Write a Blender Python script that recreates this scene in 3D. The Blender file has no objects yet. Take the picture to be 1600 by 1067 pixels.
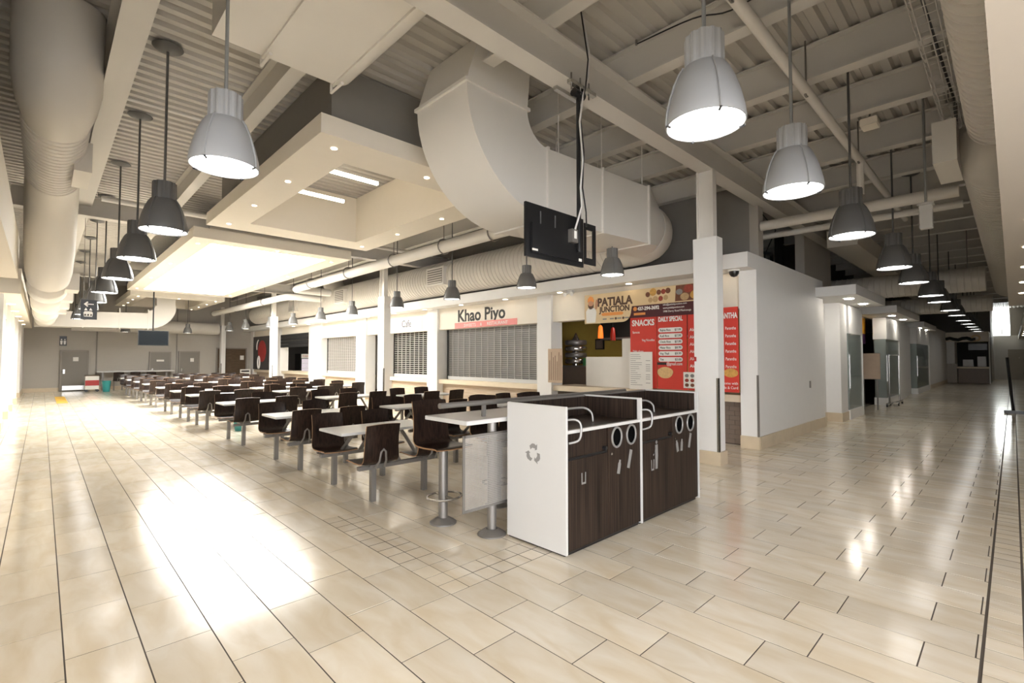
import bpy, bmesh, math, random
from mathutils import Vector, Matrix
random.seed(7)
S = bpy.context.scene
COL = S.collection
PI = math.pi

# ------------------------------------------------------------------ camera, world, exposure
F_PX = 758.0
PITCH = math.atan(26 / 758.0)
YAW = math.radians(44.10)
fw = Vector((math.sin(YAW) * math.cos(PITCH), math.cos(YAW) * math.cos(PITCH), math.sin(PITCH)))
rt = Vector((math.cos(YAW), -math.sin(YAW), 0))
up = rt.cross(fw)
cam_d = bpy.data.cameras.new('camera')
cam_d.sensor_width = 36
cam_d.lens = F_PX / 1600 * 36
cam_d.clip_start = 0.05
cam_d.clip_end = 300
cam = bpy.data.objects.new('camera', cam_d)
COL.objects.link(cam)
m3 = Matrix((rt, up, -fw)).transposed()
cam.matrix_world = Matrix.Translation((0, 0, 1.6)) @ m3.to_4x4()
S.camera = cam

W = bpy.data.worlds.new('daylight')
S.world = W
W.use_nodes = True
W.node_tree.nodes['Background'].inputs[0].default_value = (0.96, 0.97, 1.0, 1)
W.node_tree.nodes['Background'].inputs[1].default_value = 7.2

S.view_settings.view_transform = 'Standard'
S.view_settings.look = 'None'
S.view_settings.gamma = 1
S.view_settings.exposure = 0.66
S.view_settings.use_curve_mapping = False
S.cycles.use_denoising = True
S.cycles.max_bounces = 8
S.cycles.diffuse_bounces = 5
S.cycles.glossy_bounces = 4
S.cycles.transmission_bounces = 6
S.cycles.transparent_max_bounces = 8
S.cycles.sample_clamp_indirect = 6
S.cycles.caustics_reflective = False
S.cycles.caustics_refractive = False

LAMP_E = 6.0
STORE_E = 5.0
SKY_E = 15.5
DOWN_E = 7.0

# ------------------------------------------------------------------ materials
def mat(name, col, rough=0.5, metal=0.0, var=0.06, scale=6.0, bump=0.0, emit=0.0, spec=0.5, stretch=None, alpha=None, trans=0.0, coat=0.0):
    m = bpy.data.materials.new(name)
    m.use_nodes = True
    nt = m.node_tree
    b = nt.nodes['Principled BSDF']
    b.inputs['Roughness'].default_value = rough
    b.inputs['Metallic'].default_value = metal
    b.inputs['Specular IOR Level'].default_value = spec
    b.inputs['Coat Weight'].default_value = coat
    b.inputs['Transmission Weight'].default_value = trans
    c = (*col, 1)
    if var > 0:
        tc = nt.nodes.new('ShaderNodeTexCoord')
        mp = nt.nodes.new('ShaderNodeMapping')
        nz = nt.nodes.new('ShaderNodeTexNoise')
        nz.inputs['Scale'].default_value = scale
        nz.inputs['Detail'].default_value = 4
        if stretch:
            mp.inputs['Scale'].default_value = stretch
        nt.links.new(tc.outputs['Object'], mp.inputs[0])
        nt.links.new(mp.outputs[0], nz.inputs['Vector'])
        mx = nt.nodes.new('ShaderNodeMix')
        mx.data_type = 'RGBA'
        mx.inputs[6].default_value = tuple(max(0, v * (1 - var)) for v in col) + (1,)
        mx.inputs[7].default_value = tuple(min(1, v * (1 + var)) for v in col) + (1,)
        nt.links.new(nz.outputs['Fac'], mx.inputs[0])
        nt.links.new(mx.outputs[2], b.inputs['Base Color'])
        if bump:
            bp = nt.nodes.new('ShaderNodeBump')
            bp.inputs['Strength'].default_value = bump
            bp.inputs['Distance'].default_value = 0.01
            nt.links.new(nz.outputs['Fac'], bp.inputs['Height'])
            nt.links.new(bp.outputs[0], b.inputs['Normal'])
    else:
        b.inputs['Base Color'].default_value = c
    if emit:
        b.inputs['Emission Color'].default_value = c
        b.inputs['Emission Strength'].default_value = emit
    if alpha is not None:
        b.inputs['Alpha'].default_value = alpha
    return m

def wood(name, c0, c1, stretch, rough=0.35):
    m = bpy.data.materials.new(name)
    m.use_nodes = True
    nt = m.node_tree
    b = nt.nodes['Principled BSDF']
    b.inputs['Roughness'].default_value = rough
    b.inputs['Specular IOR Level'].default_value = 0.3
    tc = nt.nodes.new('ShaderNodeTexCoord')
    mp = nt.nodes.new('ShaderNodeMapping')
    mp.inputs['Scale'].default_value = stretch
    nz = nt.nodes.new('ShaderNodeTexNoise')
    nz.inputs['Scale'].default_value = 1
    nz.inputs['Detail'].default_value = 6
    rp = nt.nodes.new('ShaderNodeValToRGB')
    rp.color_ramp.elements[0].position = 0.35
    rp.color_ramp.elements[0].color = (*c0, 1)
    rp.color_ramp.elements[1].position = 0.68
    rp.color_ramp.elements[1].color = (*c1, 1)
    nt.links.new(tc.outputs['Object'], mp.inputs[0])
    nt.links.new(mp.outputs[0], nz.inputs['Vector'])
    nt.links.new(nz.outputs['Fac'], rp.inputs[0])
    nt.links.new(rp.outputs[0], b.inputs['Base Color'])
    return m

def tile_mat(name):
    m = bpy.data.materials.new(name)
    m.use_nodes = True
    nt = m.node_tree
    b = nt.nodes['Principled BSDF']
    N = nt.nodes.new
    L = nt.links.new
    geo = N('ShaderNodeNewGeometry')
    mp = N('ShaderNodeMapping')
    mp.inputs['Scale'].default_value = (7, 2.2, 1)
    L(geo.outputs['Position'], mp.inputs[0])
    n1 = N('ShaderNodeTexNoise')
    n1.inputs['Scale'].default_value = 1.0
    n1.inputs['Detail'].default_value = 5
    n1.inputs['Distortion'].default_value = 0.6
    L(mp.outputs[0], n1.inputs['Vector'])
    rp = N('ShaderNodeValToRGB')
    rp.color_ramp.elements[0].position = 0.3
    rp.color_ramp.elements[0].color = (0.75, 0.645, 0.48, 1)
    rp.color_ramp.elements[1].position = 0.7
    rp.color_ramp.elements[1].color = (0.86, 0.795, 0.68, 1)
    L(n1.outputs['Fac'], rp.inputs[0])
    oi = N('ShaderNodeObjectInfo')
    ad = N('ShaderNodeMath')
    ad.operation = 'ADD'
    L(oi.outputs['Random'], ad.inputs[0])
    L(geo.outputs['Random Per Island'], ad.inputs[1])
    fr = N('ShaderNodeMath')
    fr.operation = 'FRACT'
    L(ad.outputs[0], fr.inputs[0])
    mr = N('ShaderNodeMapRange')
    mr.inputs[3].default_value = 0.90
    mr.inputs[4].default_value = 1.06
    L(fr.outputs[0], mr.inputs[0])
    mu = N('ShaderNodeMix')
    mu.data_type = 'RGBA'
    mu.blend_type = 'MULTIPLY'
    mu.inputs[0].default_value = 1
    L(rp.outputs[0], mu.inputs[6])
    L(mr.outputs[0], mu.inputs[7])
    L(mu.outputs[2], b.inputs['Base Color'])
    n2 = N('ShaderNodeTexNoise')
    n2.inputs['Scale'].default_value = 1.6
    L(geo.outputs['Position'], n2.inputs['Vector'])
    m2 = N('ShaderNodeMapRange')
    m2.inputs[3].default_value = 0.10
    m2.inputs[4].default_value = 0.18
    L(n2.outputs['Fac'], m2.inputs[0])
    L(m2.outputs[0], b.inputs['Roughness'])
    b.inputs['Specular IOR Level'].default_value = 0.45
    return m

M = {}
M['tile'] = tile_mat('polished_stone_tile')
M['grout'] = mat('dark_grout', (0.09, 0.073, 0.058), 0.9)
M['stone'] = mat('stone_base', (0.60, 0.50, 0.36), 0.35, var=0.12, scale=5)
M['white'] = mat('white_paint', (0.77, 0.76, 0.74), 0.55, var=0.02)
M['cream'] = mat('cream_paint', (0.78, 0.72, 0.62), 0.55, var=0.02)
M['deck'] = mat('painted_deck', (0.50, 0.478, 0.44), 0.6, var=0.05, scale=2)
M['steel'] = mat('painted_steel', (0.60, 0.575, 0.535), 0.5, var=0.04, scale=2)
M['duct'] = mat('painted_duct', (0.64, 0.605, 0.55), 0.5, var=0.04, scale=2)
M['ductw'] = mat('painted_duct_white', (0.72, 0.69, 0.64), 0.45, var=0.03, scale=2)
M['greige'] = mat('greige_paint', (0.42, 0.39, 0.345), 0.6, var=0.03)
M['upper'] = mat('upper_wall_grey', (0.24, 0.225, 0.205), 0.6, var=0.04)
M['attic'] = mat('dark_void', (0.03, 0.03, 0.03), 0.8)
M['lampgrey_lit'] = mat('lamp_grey_lit_metal', (0.34, 0.345, 0.35), 0.45, metal=0.0, var=0.03)  # nearest lamps: the lamp metal painted lighter, as lit
M['shaded_dark'] = mat('shaded_and_dark_metal', (0.10, 0.098, 0.095), 0.42, metal=0.0, var=0.03)  # farther lamps: dimmer light painted into the metal; also plain dark fittings
M['rodgrey'] = mat('rod_grey', (0.32, 0.33, 0.33), 0.4, metal=0.4, var=0.02)
M['glow'] = mat('lamp_glow', (1.0, 0.985, 0.96), 0.5, var=0, emit=LAMP_E)
M['glow_store'] = mat('store_lamp_glow', (1.0, 0.96, 0.9), 0.5, var=0, emit=STORE_E)
M['skyglow'] = mat('skylight_glow', (1.0, 0.99, 0.96), 0.5, var=0, emit=SKY_E)
M['down'] = mat('downlight_glow', (1.0, 0.84, 0.62), 0.5, var=0, emit=DOWN_E)
M['strip'] = mat('strip_glow', (1.0, 0.9, 0.75), 0.5, var=0, emit=12)
M['wenge'] = wood('wenge_laminate', (0.002, 0.0013, 0.001), (0.050, 0.031, 0.022), (120, 120, 1.2), 0.5)
M['wengeh'] = wood('wenge_top', (0.014, 0.009, 0.007), (0.06, 0.04, 0.03), (2, 80, 80), 0.35)
M['chairwood'] = wood('dark_chair_veneer', (0.006, 0.0035, 0.003), (0.034, 0.019, 0.013), (70, 70, 1.6), 0.30)
M['ply'] = mat('plywood_edge', (0.30, 0.17, 0.085), 0.5, var=0.15, scale=30)
M['laminate'] = mat('white_laminate', (0.60, 0.595, 0.58), 0.28, var=0.015)
M['metal'] = mat('grey_satin_metal', (0.23, 0.215, 0.20), 0.38, metal=0.5, var=0.04)
M['chrome'] = mat('chrome', (0.50, 0.49, 0.47), 0.22, metal=0.9, var=0.02)
M['perf'] = mat('perforated_metal', (0.50, 0.48, 0.455), 0.4, metal=0.6, var=0.1, scale=60)
M['black'] = mat('black_plastic', (0.012, 0.012, 0.013), 0.3, var=0.02)
M['blackmat'] = mat('black_matte', (0.015, 0.015, 0.015), 0.7, var=0.02)
M['ink'] = mat('dark_ink', (0.02, 0.018, 0.015), 0.6, var=0)
M['brownink'] = mat('brown_ink', (0.10, 0.05, 0.03), 0.6, var=0)
M['greyink'] = mat('grey_ink', (0.24, 0.232, 0.225), 0.5, var=0)
M['whiteink'] = mat('white_ink', (0.85, 0.83, 0.80), 0.6, var=0)
M['pinkink'] = mat('pale_violet_ink', (0.04, 0.035, 0.05), 0.6, var=0)
M['red'] = mat('red_print', (0.62, 0.045, 0.03), 0.5, var=0.06)
M['pink'] = mat('pink_band', (0.80, 0.27, 0.25), 0.5, var=0.04)
M['bannercream'] = mat('banner_cream', (0.72, 0.55, 0.32), 0.5, var=0.12, scale=2)
M['maroon'] = mat('banner_maroon', (0.07, 0.012, 0.018), 0.5, var=0.1)
M['orange'] = mat('banner_orange', (0.78, 0.30, 0.07), 0.5, var=0.08)
M['skin'] = mat('print_skin', (0.52, 0.27, 0.16), 0.6, var=0.05)
M['foodA'] = mat('food_brown', (0.17, 0.06, 0.03), 0.6, var=0.5, scale=25)
M['foodB'] = mat('food_gold', (0.60, 0.33, 0.08), 0.6, var=0.4, scale=25)
M['foodC'] = mat('food_pale', (0.50, 0.33, 0.17), 0.6, var=0.3, scale=25)
M['foodD'] = mat('food_red', (0.30, 0.05, 0.03), 0.6, var=0.4, scale=25)
M['bread'] = mat('flatbread', (0.70, 0.47, 0.22), 0.7, var=0.3, scale=40)
M['slat'] = mat('shutter_aluminium', (0.50, 0.48, 0.45), 0.4, metal=0.35, var=0.05)
M['grille_back'] = mat('shutter_backing', (0.13, 0.125, 0.12), 0.7, var=0.05)  # dark grey sheet between the grille bars
M['slatboard'] = wood('pale_wood_board', (0.42, 0.33, 0.24), (0.55, 0.45, 0.35), (3, 1.5, 30), 0.5)
M['ledge'] = mat('pale_counter', (0.68, 0.58, 0.44), 0.4, var=0.06)
M['brick'] = mat('brown_wall_tile', (0.20, 0.155, 0.125), 0.45, var=0.12, scale=9)
M['door'] = mat('taupe_door', (0.20, 0.18, 0.155), 0.5, var=0.03)
M['doorframe'] = mat('taupe_frame', (0.25, 0.225, 0.195), 0.5, var=0.03)
M['brownwood'] = wood('brown_door_wood', (0.085, 0.055, 0.03), (0.13, 0.085, 0.05), (4, 4, 40), 0.5)
M['olive'] = mat('mustard_wall', (0.52, 0.37, 0.08), 0.6, var=0.1)
M['orangeglass'] = mat('orange_glass', (0.9, 0.16, 0.02), 0.3, var=0.05, emit=0.9)
M['redglass'] = mat('red_glass', (0.35, 0.02, 0.01), 0.3, var=0.05, emit=0.05)
M['paper'] = mat('white_paper', (0.80, 0.78, 0.73), 0.7, var=0.03)
M['kraft'] = mat('kraft_paper', (0.50, 0.38, 0.28), 0.8, var=0.1)
M['screen'] = mat('glossy_screen', (0.01, 0.012, 0.014), 0.08, var=0)
M['glass'] = mat('clear_glass', (0.75, 0.9, 0.85), 0.03, var=0, trans=1.0, alpha=0.35)
M['glassgreen'] = mat('green_tinted_glass', (0.42, 0.48, 0.46), 0.05, var=0.05, alpha=0.5)
M['teal'] = mat('teal_plastic', (0.03, 0.28, 0.28), 0.4)
M['dryred'] = mat('mural_red', (0.42, 0.03, 0.03), 0.5, var=0.2)
M['mural'] = mat('mural_dark', (0.05, 0.048, 0.05), 0.5, var=0.2, scale=3)
M['yellow'] = mat('yellow_print', (0.80, 0.45, 0.04), 0.5)
M['purple'] = mat('purple_print', (0.06, 0.02, 0.08), 0.5)
M['cloth'] = mat('green_cloth', (0.20, 0.24, 0.16), 0.8, var=0.35, scale=5)
M['drink'] = mat('drink_mix', (0.55, 0.5, 0.55), 0.4, var=0.7, scale=30, emit=0.5)
M['cable'] = mat('white_cable', (0.65, 0.64, 0.62), 0.5)
M['fillglow'] = mat('added_fill_glow', (1.0, 0.95, 0.85), 0.5, var=0, emit=5)  # glow of the added kiosk and kitchen fill panels
M['shopfill'] = mat('shop_fill_glow', (1.0, 0.93, 0.82), 0.5, var=0, emit=80)  # strong glow added under the canopies to brighten the corridor shops
M['darkslat'] = mat('shutter_slat_grey', (0.145, 0.138, 0.13), 0.45, metal=0.2, var=0.06)
M['railgrey'] = mat('rail_grey', (0.30, 0.295, 0.285), 0.3, metal=0.3, var=0.03)
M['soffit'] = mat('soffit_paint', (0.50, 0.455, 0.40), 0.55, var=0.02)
M['dimpane'] = mat('daylight_dimming_glass', (0.62, 0.64, 0.60), 0.2, var=0.03, alpha=0.965)  # made nearly opaque to hold back the daylight outside
M['hole'] = mat('black_hole', (0.004, 0.004, 0.004), 1.0, var=0, spec=0.0)
M['yellow_strip'] = mat('yellow_floor_patch', (0.60, 0.36, 0.05), 0.5)

# ------------------------------------------------------------------ mesh helpers
class MB:
    def __init__(s):
        s.v = []
        s.f = []
        s.mi = []
        s.cur = 0
    def face(s, idx):
        s.f.append(idx)
        s.mi.append(s.cur)
    def box(s, x0, x1, y0, y1, z0, z1):
        n = len(s.v)
        s.v += [(x0, y0, z0), (x1, y0, z0), (x1, y1, z0), (x0, y1, z0), (x0, y0, z1), (x1, y0, z1), (x1, y1, z1), (x0, y1, z1)]
        for q in ((0, 3, 2, 1), (4, 5, 6, 7), (0, 1, 5, 4), (1, 2, 6, 5), (2, 3, 7, 6), (3, 0, 4, 7)):
            s.face([n + i for i in q])
        return s
    def tube(s, pts, r, n=10, caps=True, closed=False):
        pts = [Vector(p) for p in pts]
        rr = r if isinstance(r, (list, tuple)) else [r] * len(pts)
        base = len(s.v)
        prev = None
        K = len(pts)
        for i, p in enumerate(pts):
            if closed:
                t = pts[(i + 1) % K] - pts[i - 1]
            else:
                t = pts[min(i + 1, K - 1)] - pts[max(i - 1, 0)]
            t.normalize()
            if prev is None:
                a = Vector((0, 0, 1)) if abs(t.z) < 0.9 else Vector((1, 0, 0))
                u = t.cross(a).normalized()
            else:
                u = (prev - t * prev.dot(t)).normalized()
            prev = u
            w = t.cross(u)
            for k in range(n):
                th = 2 * PI * k / n
                s.v.append(tuple(p + (u * math.cos(th) + w * math.sin(th)) * rr[i]))
        R = K if closed else K - 1
        for i in range(R):
            a = base + i * n
            b = base + ((i + 1) % K) * n
            for k in range(n):
                k2 = (k + 1) % n
                s.face([a + k, a + k2, b + k2, b + k])
        if caps and not closed:
            s.face([base + k for k in range(n)][::-1])
            s.face([base + (K - 1) * n + k for k in range(n)])
        return s
    def cyl(s, p0, p1, r, n=16, r2=None):
        return s.tube([p0, p1], [r, r if r2 is None else r2], n)
    def lathe(s, prof, n=32, c=(0, 0, 0), capb=False, capt=False):
        base = len(s.v)
        for (r, z) in prof:
            for k in range(n):
                th = 2 * PI * k / n
                s.v.append((c[0] + r * math.cos(th), c[1] + r * math.sin(th), c[2] + z))
        for i in range(len(prof) - 1):
            for k in range(n):
                k2 = (k + 1) % n
                s.face([base + i * n + k, base + i * n + k2, base + (i + 1) * n + k2, base + (i + 1) * n + k])
        if capb:
            s.face([base + k for k in range(n)][::-1])
        if capt:
            s.face([base + (len(prof) - 1) * n + k for k in range(n)])
        return s
    def prism(s, poly, o, u, v, w, d):
        """polygon (a,b) on plane o + a*u + b*v, extruded by d along w"""
        o, u, v, w = Vector(o), Vector(u), Vector(v), Vector(w)
        n = len(s.v)
        K = len(poly)
        for k in (0, 1):
            for (a, b) in poly:
                s.v.append(tuple(o + u * a + v * b + w * (d * k)))
        s.face([n + i for i in range(K)][::-1])
        s.face([n + K + i for i in range(K)])
        for i in range(K):
            j = (i + 1) % K
            s.face([n + i, n + j, n + K + j, n + K + i])
        return s
    def build(s, name, m, parent=None, smooth=False, bevel=0.0, label=None):
        me = bpy.data.meshes.new(name)
        off = Vector((0, 0, 0))
        p = parent
        while p is not None:
            off += Vector(p.location)
            p = p.parent
        me.from_pydata([tuple(Vector(v) - off) for v in s.v], [], s.f)
        ms = m if isinstance(m, (list, tuple)) else [m]
        for q in ms:
            me.materials.append(M[q] if isinstance(q, str) else q)
        if len(ms) > 1:
            me.polygons.foreach_set('material_index', s.mi)
        bm = bmesh.new()
        bm.from_mesh(me)
        bmesh.ops.recalc_face_normals(bm, faces=bm.faces)
        if bevel > 0:
            bmesh.ops.bevel(bm, geom=list(bm.edges), offset=bevel, segments=2, affect='EDGES', clamp_overlap=True)
        bm.to_mesh(me)
        bm.free()
        if smooth:
            me.polygons.foreach_set('use_smooth', [True] * len(me.polygons))
            me.set_sharp_from_angle(angle=0.7)
        me.update()
        o = bpy.data.objects.new(name, me)
        COL.objects.link(o)
        if parent is not None:
            o.parent = parent
        if label:
            o['label'] = label
        return o

def B(x0, x1, y0, y1, z0, z1):
    return MB().box(x0, x1, y0, y1, z0, z1)

def tag(o, label, cat, group=None):
    o['label'] = label
    o['category'] = cat
    if group:
        o['group'] = group
    return o

def struct(o):
    o['kind'] = 'structure'
    return o

def thing(name, label, cat, loc=(0, 0, 0), group=None, kind=None):
    o = bpy.data.objects.new(name, None)
    COL.objects.link(o)
    o.location = loc
    o.empty_display_size = 0.1
    if kind:
        o['kind'] = kind
    if label:
        o['label'] = label
    if cat:
        o['category'] = cat
    if group:
        o['group'] = group
    return o

def copy_tree(o, parent=None):
    c = o.copy()
    COL.objects.link(c)
    c.parent = parent
    for ch in o.children:
        copy_tree(ch, c)
    return c

ORD = ['first', 'second', 'third', 'fourth', 'fifth', 'sixth', 'seventh', 'eighth', 'ninth', 'tenth', 'eleventh', 'twelfth', 'thirteenth', 'fourteenth', 'fifteenth', 'sixteenth']

FX = (Vector((0, -1, 0)), Vector((0, 0, 1)), Vector((-1, 0, 0)))     # sign plane that faces -X
FY = (Vector((1, 0, 0)), Vector((0, 0, 1)), Vector((0, -1, 0)))      # sign plane that faces -Y

def text(s, size, o, frame, m, parent, name='lettering', bold=0.0, width=None, align='LEFT', ex=0.002, sx=1.0, shear=0.0):
    cu = bpy.data.curves.new('t', 'FONT')
    cu.body = s
    cu.size = size
    cu.extrude = ex
    cu.offset = bold
    cu.shear = shear
    cu.align_x = align
    cu.resolution_u = 3
    ob = bpy.data.objects.new('t', cu)
    COL.objects.link(ob)
    dg = bpy.context.evaluated_depsgraph_get()
    me = bpy.data.meshes.new_from_object(ob.evaluated_get(dg))
    bpy.data.objects.remove(ob)
    bpy.data.curves.remove(cu)
    u, v, w = frame
    o = Vector(o)
    if width and len(me.vertices):
        xs = [q.co.x for q in me.vertices]
        sx = width / max(1e-6, max(xs) - min(xs))
    off = Vector((0, 0, 0))
    p = parent
    while p is not None:
        off += Vector(p.location)
        p = p.parent
    for q in me.vertices:
        q.co = o + u * (q.co.x * sx) + v * q.co.y + w * (q.co.z + 0.003) - off
    me.materials.clear()
    me.materials.append(M[m])
    me.name = name
    r = bpy.data.objects.new(name, me)
    COL.objects.link(r)
    r.parent = parent
    return r

def smooth_path(p, n=5):
    p = [Vector(q) for q in p]
    out = []
    for i in range(len(p) - 1):
        a, b, c, d = p[max(i - 1, 0)], p[i], p[i + 1], p[min(i + 2, len(p) - 1)]
        for k in range(n):
            t = k / n
            out.append(0.5 * ((2 * b) + (c - a) * t + (2 * a - 5 * b + 4 * c - d) * t * t + (3 * b - a - 3 * c + d) * t ** 3))
    out.append(p[-1])
    return out

def ell(cx, cy, rx, ry, n=20):
    return [(cx + rx * math.cos(2 * PI * k / n), cy + ry * math.sin(2 * PI * k / n)) for k in range(n)]

def flat(poly, o, frame, m, parent, name, d=0.003, lift=0.0):
    u, v, w = frame
    return MB().prism(poly, Vector(o) + w * lift, u, v, w, d).build(name, m, parent)

# ------------------------------------------------------------------ floor
floor = struct(B(-5, 62, -5, 33, -0.1, -0.0015).build('floor', 'grout'))
PW, PL, G = 0.318, 0.63, 0.0036
X0 = 0.124
cand = []
def add_tile(x0, x1, y0, y1):
    cand.append((x0 + G, x1 - G, y0 + G, y1 - G))
def in_mosaic(xa, xb, ya, yb):
    xm, ym = (xa + xb) / 2, (ya + yb) / 2
    return (2.03 < xm < 2.35 and ym > 2.69) or (2.69 < ym < 3.01 and 2.03 < xm < 7.2)
for k in range(-14, 190):
    xa, xb = X0 + PW * k, X0 + PW * (k + 1)
    ph = 0.387 if k % 2 == 0 else 0.178
    xm = (xa + xb) / 2
    ymax = 32.0 if xm < 9.6 else 3.4
    y = 0.158
    n0 = math.ceil((0.158 - ph) / PL + 1e-6)
    cuts = [0.158]
    yy = ph + n0 * PL
    while yy < ymax:
        cuts.append(yy)
        yy += PL
    cuts.append(ymax)
    col6 = (k == 6)
    row_cells = (6 <= k <= 9)
    if row_cells:
        lo, hi = 2.69, 3.005
        cuts2 = sorted(set([c for c in cuts if c < lo - 0.05 or c > hi + 0.05] + [lo, hi]))
        cuts = cuts2
    for a, b in zip(cuts[:-1], cuts[1:]):
        if col6 and 2.68 < a < 4.6:
            h = PW / 2
            q = max(1, round((b - a) / 0.1575))
            for i in range(q):
                for j in (0, 1):
                    add_tile(xa + j * h, xa + (j + 1) * h, a + (b - a) * i / q, a + (b - a) * (i + 1) / q)
        elif row_cells and abs(a - 2.69) < 0.01:
            for i in (0, 1):
                for j in (0, 1):
                    add_tile(xa + j * PW / 2, xa + (j + 1) * PW / 2, a + (b - a) * i / 2, a + (b - a) * (i + 1) / 2)
        else:
            add_tile(xa, xb, a, b)
    if xm > 0:
        add_tile(xa, xa + PW / 2, -0.005, 0.150)
        add_tile(xa + PW / 2, xb, -0.005, 0.150)
        for i in range(5):
            add_tile(xa, xa + PW / 2, -0.012 - 0.63 * (i + 1), -0.012 - 0.63 * i)
            add_tile(xa + PW / 2, xb, -0.012 - 0.63 * (i + 1), -0.012 - 0.63 * i)
    else:
        for i in range(6):
            add_tile(xa, xb, 0.158 - 0.63 * (i + 1), 0.158 - 0.63 * i)

def vis_size(t):
    c = Vector(((t[0] + t[1]) / 2, (t[2] + t[3]) / 2, 0)) - Vector((0, 0, 1.6))
    d = c.dot(fw)
    if d < 0.6:
        return 0
    px = 800 + F_PX * c.dot(rt) / d
    py = 533 - F_PX * c.dot(up) / d
    if px < -40 or px > 1640 or py > 1110:
        return 0
    return (t[1] - t[0]) * (t[3] - t[2]) * 1.6 / d ** 3
cand.sort(key=vis_size, reverse=True)
shared = {}
rnd = random.Random(3)
for t in cand[:300]:
    key = (round(t[1] - t[0], 4), round(t[3] - t[2], 4))
    if key not in shared:
        hx, hy = key[0] / 2, key[1] / 2
        mb = MB().box(-hx, hx, -hy, hy, -0.005, 0)
        bv = 0.0012
        o = mb.build('tile', 'tile', None, bevel=0)
        shared[key] = o.data
    else:
        o = bpy.data.objects.new('tile', shared[key])
        COL.objects.link(o)
    o.parent = floor
    o.location = ((t[0] + t[1]) / 2, (t[2] + t[3]) / 2, rnd.uniform(-0.0003, 0.0003))
    o.rotation_euler = (rnd.gauss(0, 0.0012), rnd.gauss(0, 0.0012), 0)
mb = MB()
for t in cand[300:]:
    n = len(mb.v)
    z = rnd.uniform(-0.0003, 0.0003)
    a, b_ = rnd.gauss(0, 0.0012), rnd.gauss(0, 0.0012)
    hx, hy = (t[1] - t[0]) / 2, (t[3] - t[2]) / 2
    mb.v += [(t[0], t[2], z - a * hx - b_ * hy), (t[1], t[2], z + a * hx - b_ * hy), (t[1], t[3], z + a * hx + b_ * hy), (t[0], t[3], z - a * hx + b_ * hy)]
    mb.f.append([n, n + 1, n + 2, n + 3])
    mb.mi.append(0)
far_tiles = mb.build('far_tiles', 'tile', floor)
far_tiles['kind'] = 'stuff'

# ------------------------------------------------------------------ ceiling deck, beams
DZ = 5.35
mb = MB()
y = -5.0
prof = []
while y < 33:
    prof += [(y, DZ), (y + 0.09, DZ), (y + 0.115, DZ + 0.05), (y + 0.175, DZ + 0.05)]
    y += 0.2
n = len(mb.v)
for (yy, zz) in prof:
    mb.v += [(-5, yy, zz), (62, yy, zz)]
for i in range(len(prof) - 1):
    mb.face([n + 2 * i, n + 2 * i + 1, n + 2 * i + 3, n + 2 * i + 2])
mb.box(-5, 62, -5, 33, DZ + 0.12, DZ + 0.3)
ceiling = struct(mb.build('ceiling', 'deck'))

def ibeam(along, c, z0, h, a, b, fwid=0.17, tw=0.014, name='beam'):
    mb = MB()
    for (w0, za, zb) in ((fwid, z0, z0 + 0.02), (tw, z0 + 0.02, z0 + h - 0.02), (fwid, z0 + h - 0.02, z0 + h)):
        if along == 'Y':
            mb.box(c - w0 / 2, c + w0 / 2, a, b, za, zb)
        else:
            mb.box(a, b, c - w0 / 2, c + w0 / 2, za, zb)
    return mb.build(name, 'steel', ceiling)
for x in (-1.0, 2.05, 3.55, 5.06, 6.56, 7.93, 9.55, 11.1, 12.6, 14.1, 15.6, 17.1, 18.6, 20.1, 21.6, 23.1, 24.6, 26.1, 29.1, 32.1, 35.1, 38.1, 41.1):
    spans = [(-4.5, 32 if x < 9 else 8.7)]
    if x in (3.55, 5.06):
        spans = [(-4.5, 4.05), (10.75, 31.9)] if x == 3.55 else [(-4.5, 5.85), (10.75, 31.9)]
    if x == 7.93:
        spans = [(-4.5, 31.9)]
    for (a, b_) in spans:
        ibeam('Y', x, 4.92, 0.42, a, b_)
ibeam('Y', 0.55, 4.72, 0.60, -4.5, 32, fwid=0.24)
for y in (3.25, 13.15, 22.9):
    ibeam('X', y, 4.50, 0.42, -0.5 if y > 4 else 0.7, 11 if y > 4 else 36, fwid=0.24)

# ------------------------------------------------------------------ walls
struct(B(12.6, 12.8, 8.8, 32.2, 0, 5.6).build('wall_rear', 'upper'))  # unseen outer walls from here, added to stop daylight leaking in
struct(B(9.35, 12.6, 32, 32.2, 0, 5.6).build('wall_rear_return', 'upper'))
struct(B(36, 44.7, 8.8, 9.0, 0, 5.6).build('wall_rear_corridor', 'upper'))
struct(B(-4.3, -4.1, 15.2, 32.2, 3.0, 5.6).build('wall_left_upper', 'greige'))
wf = struct(B(-4.3, 9.35, 32, 32.2, 0, 5.4).build('wall_far', 'greige'))
for xa, xb in ((-0.65, 0.62), (1.75, 4.05), (5.02, 5.42), (6.4, 7.2), (8.78, 9.3)):
    B(xa, xb, 31.97, 32.0, 0, 0.18).build('baseboard', 'stone', wf)
for x in (1.95, 5.3):
    B(x, x + 0.05, 31.95, 32.0, 0.0, 5.3).build('wall_joint', 'upper', wf)

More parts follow.
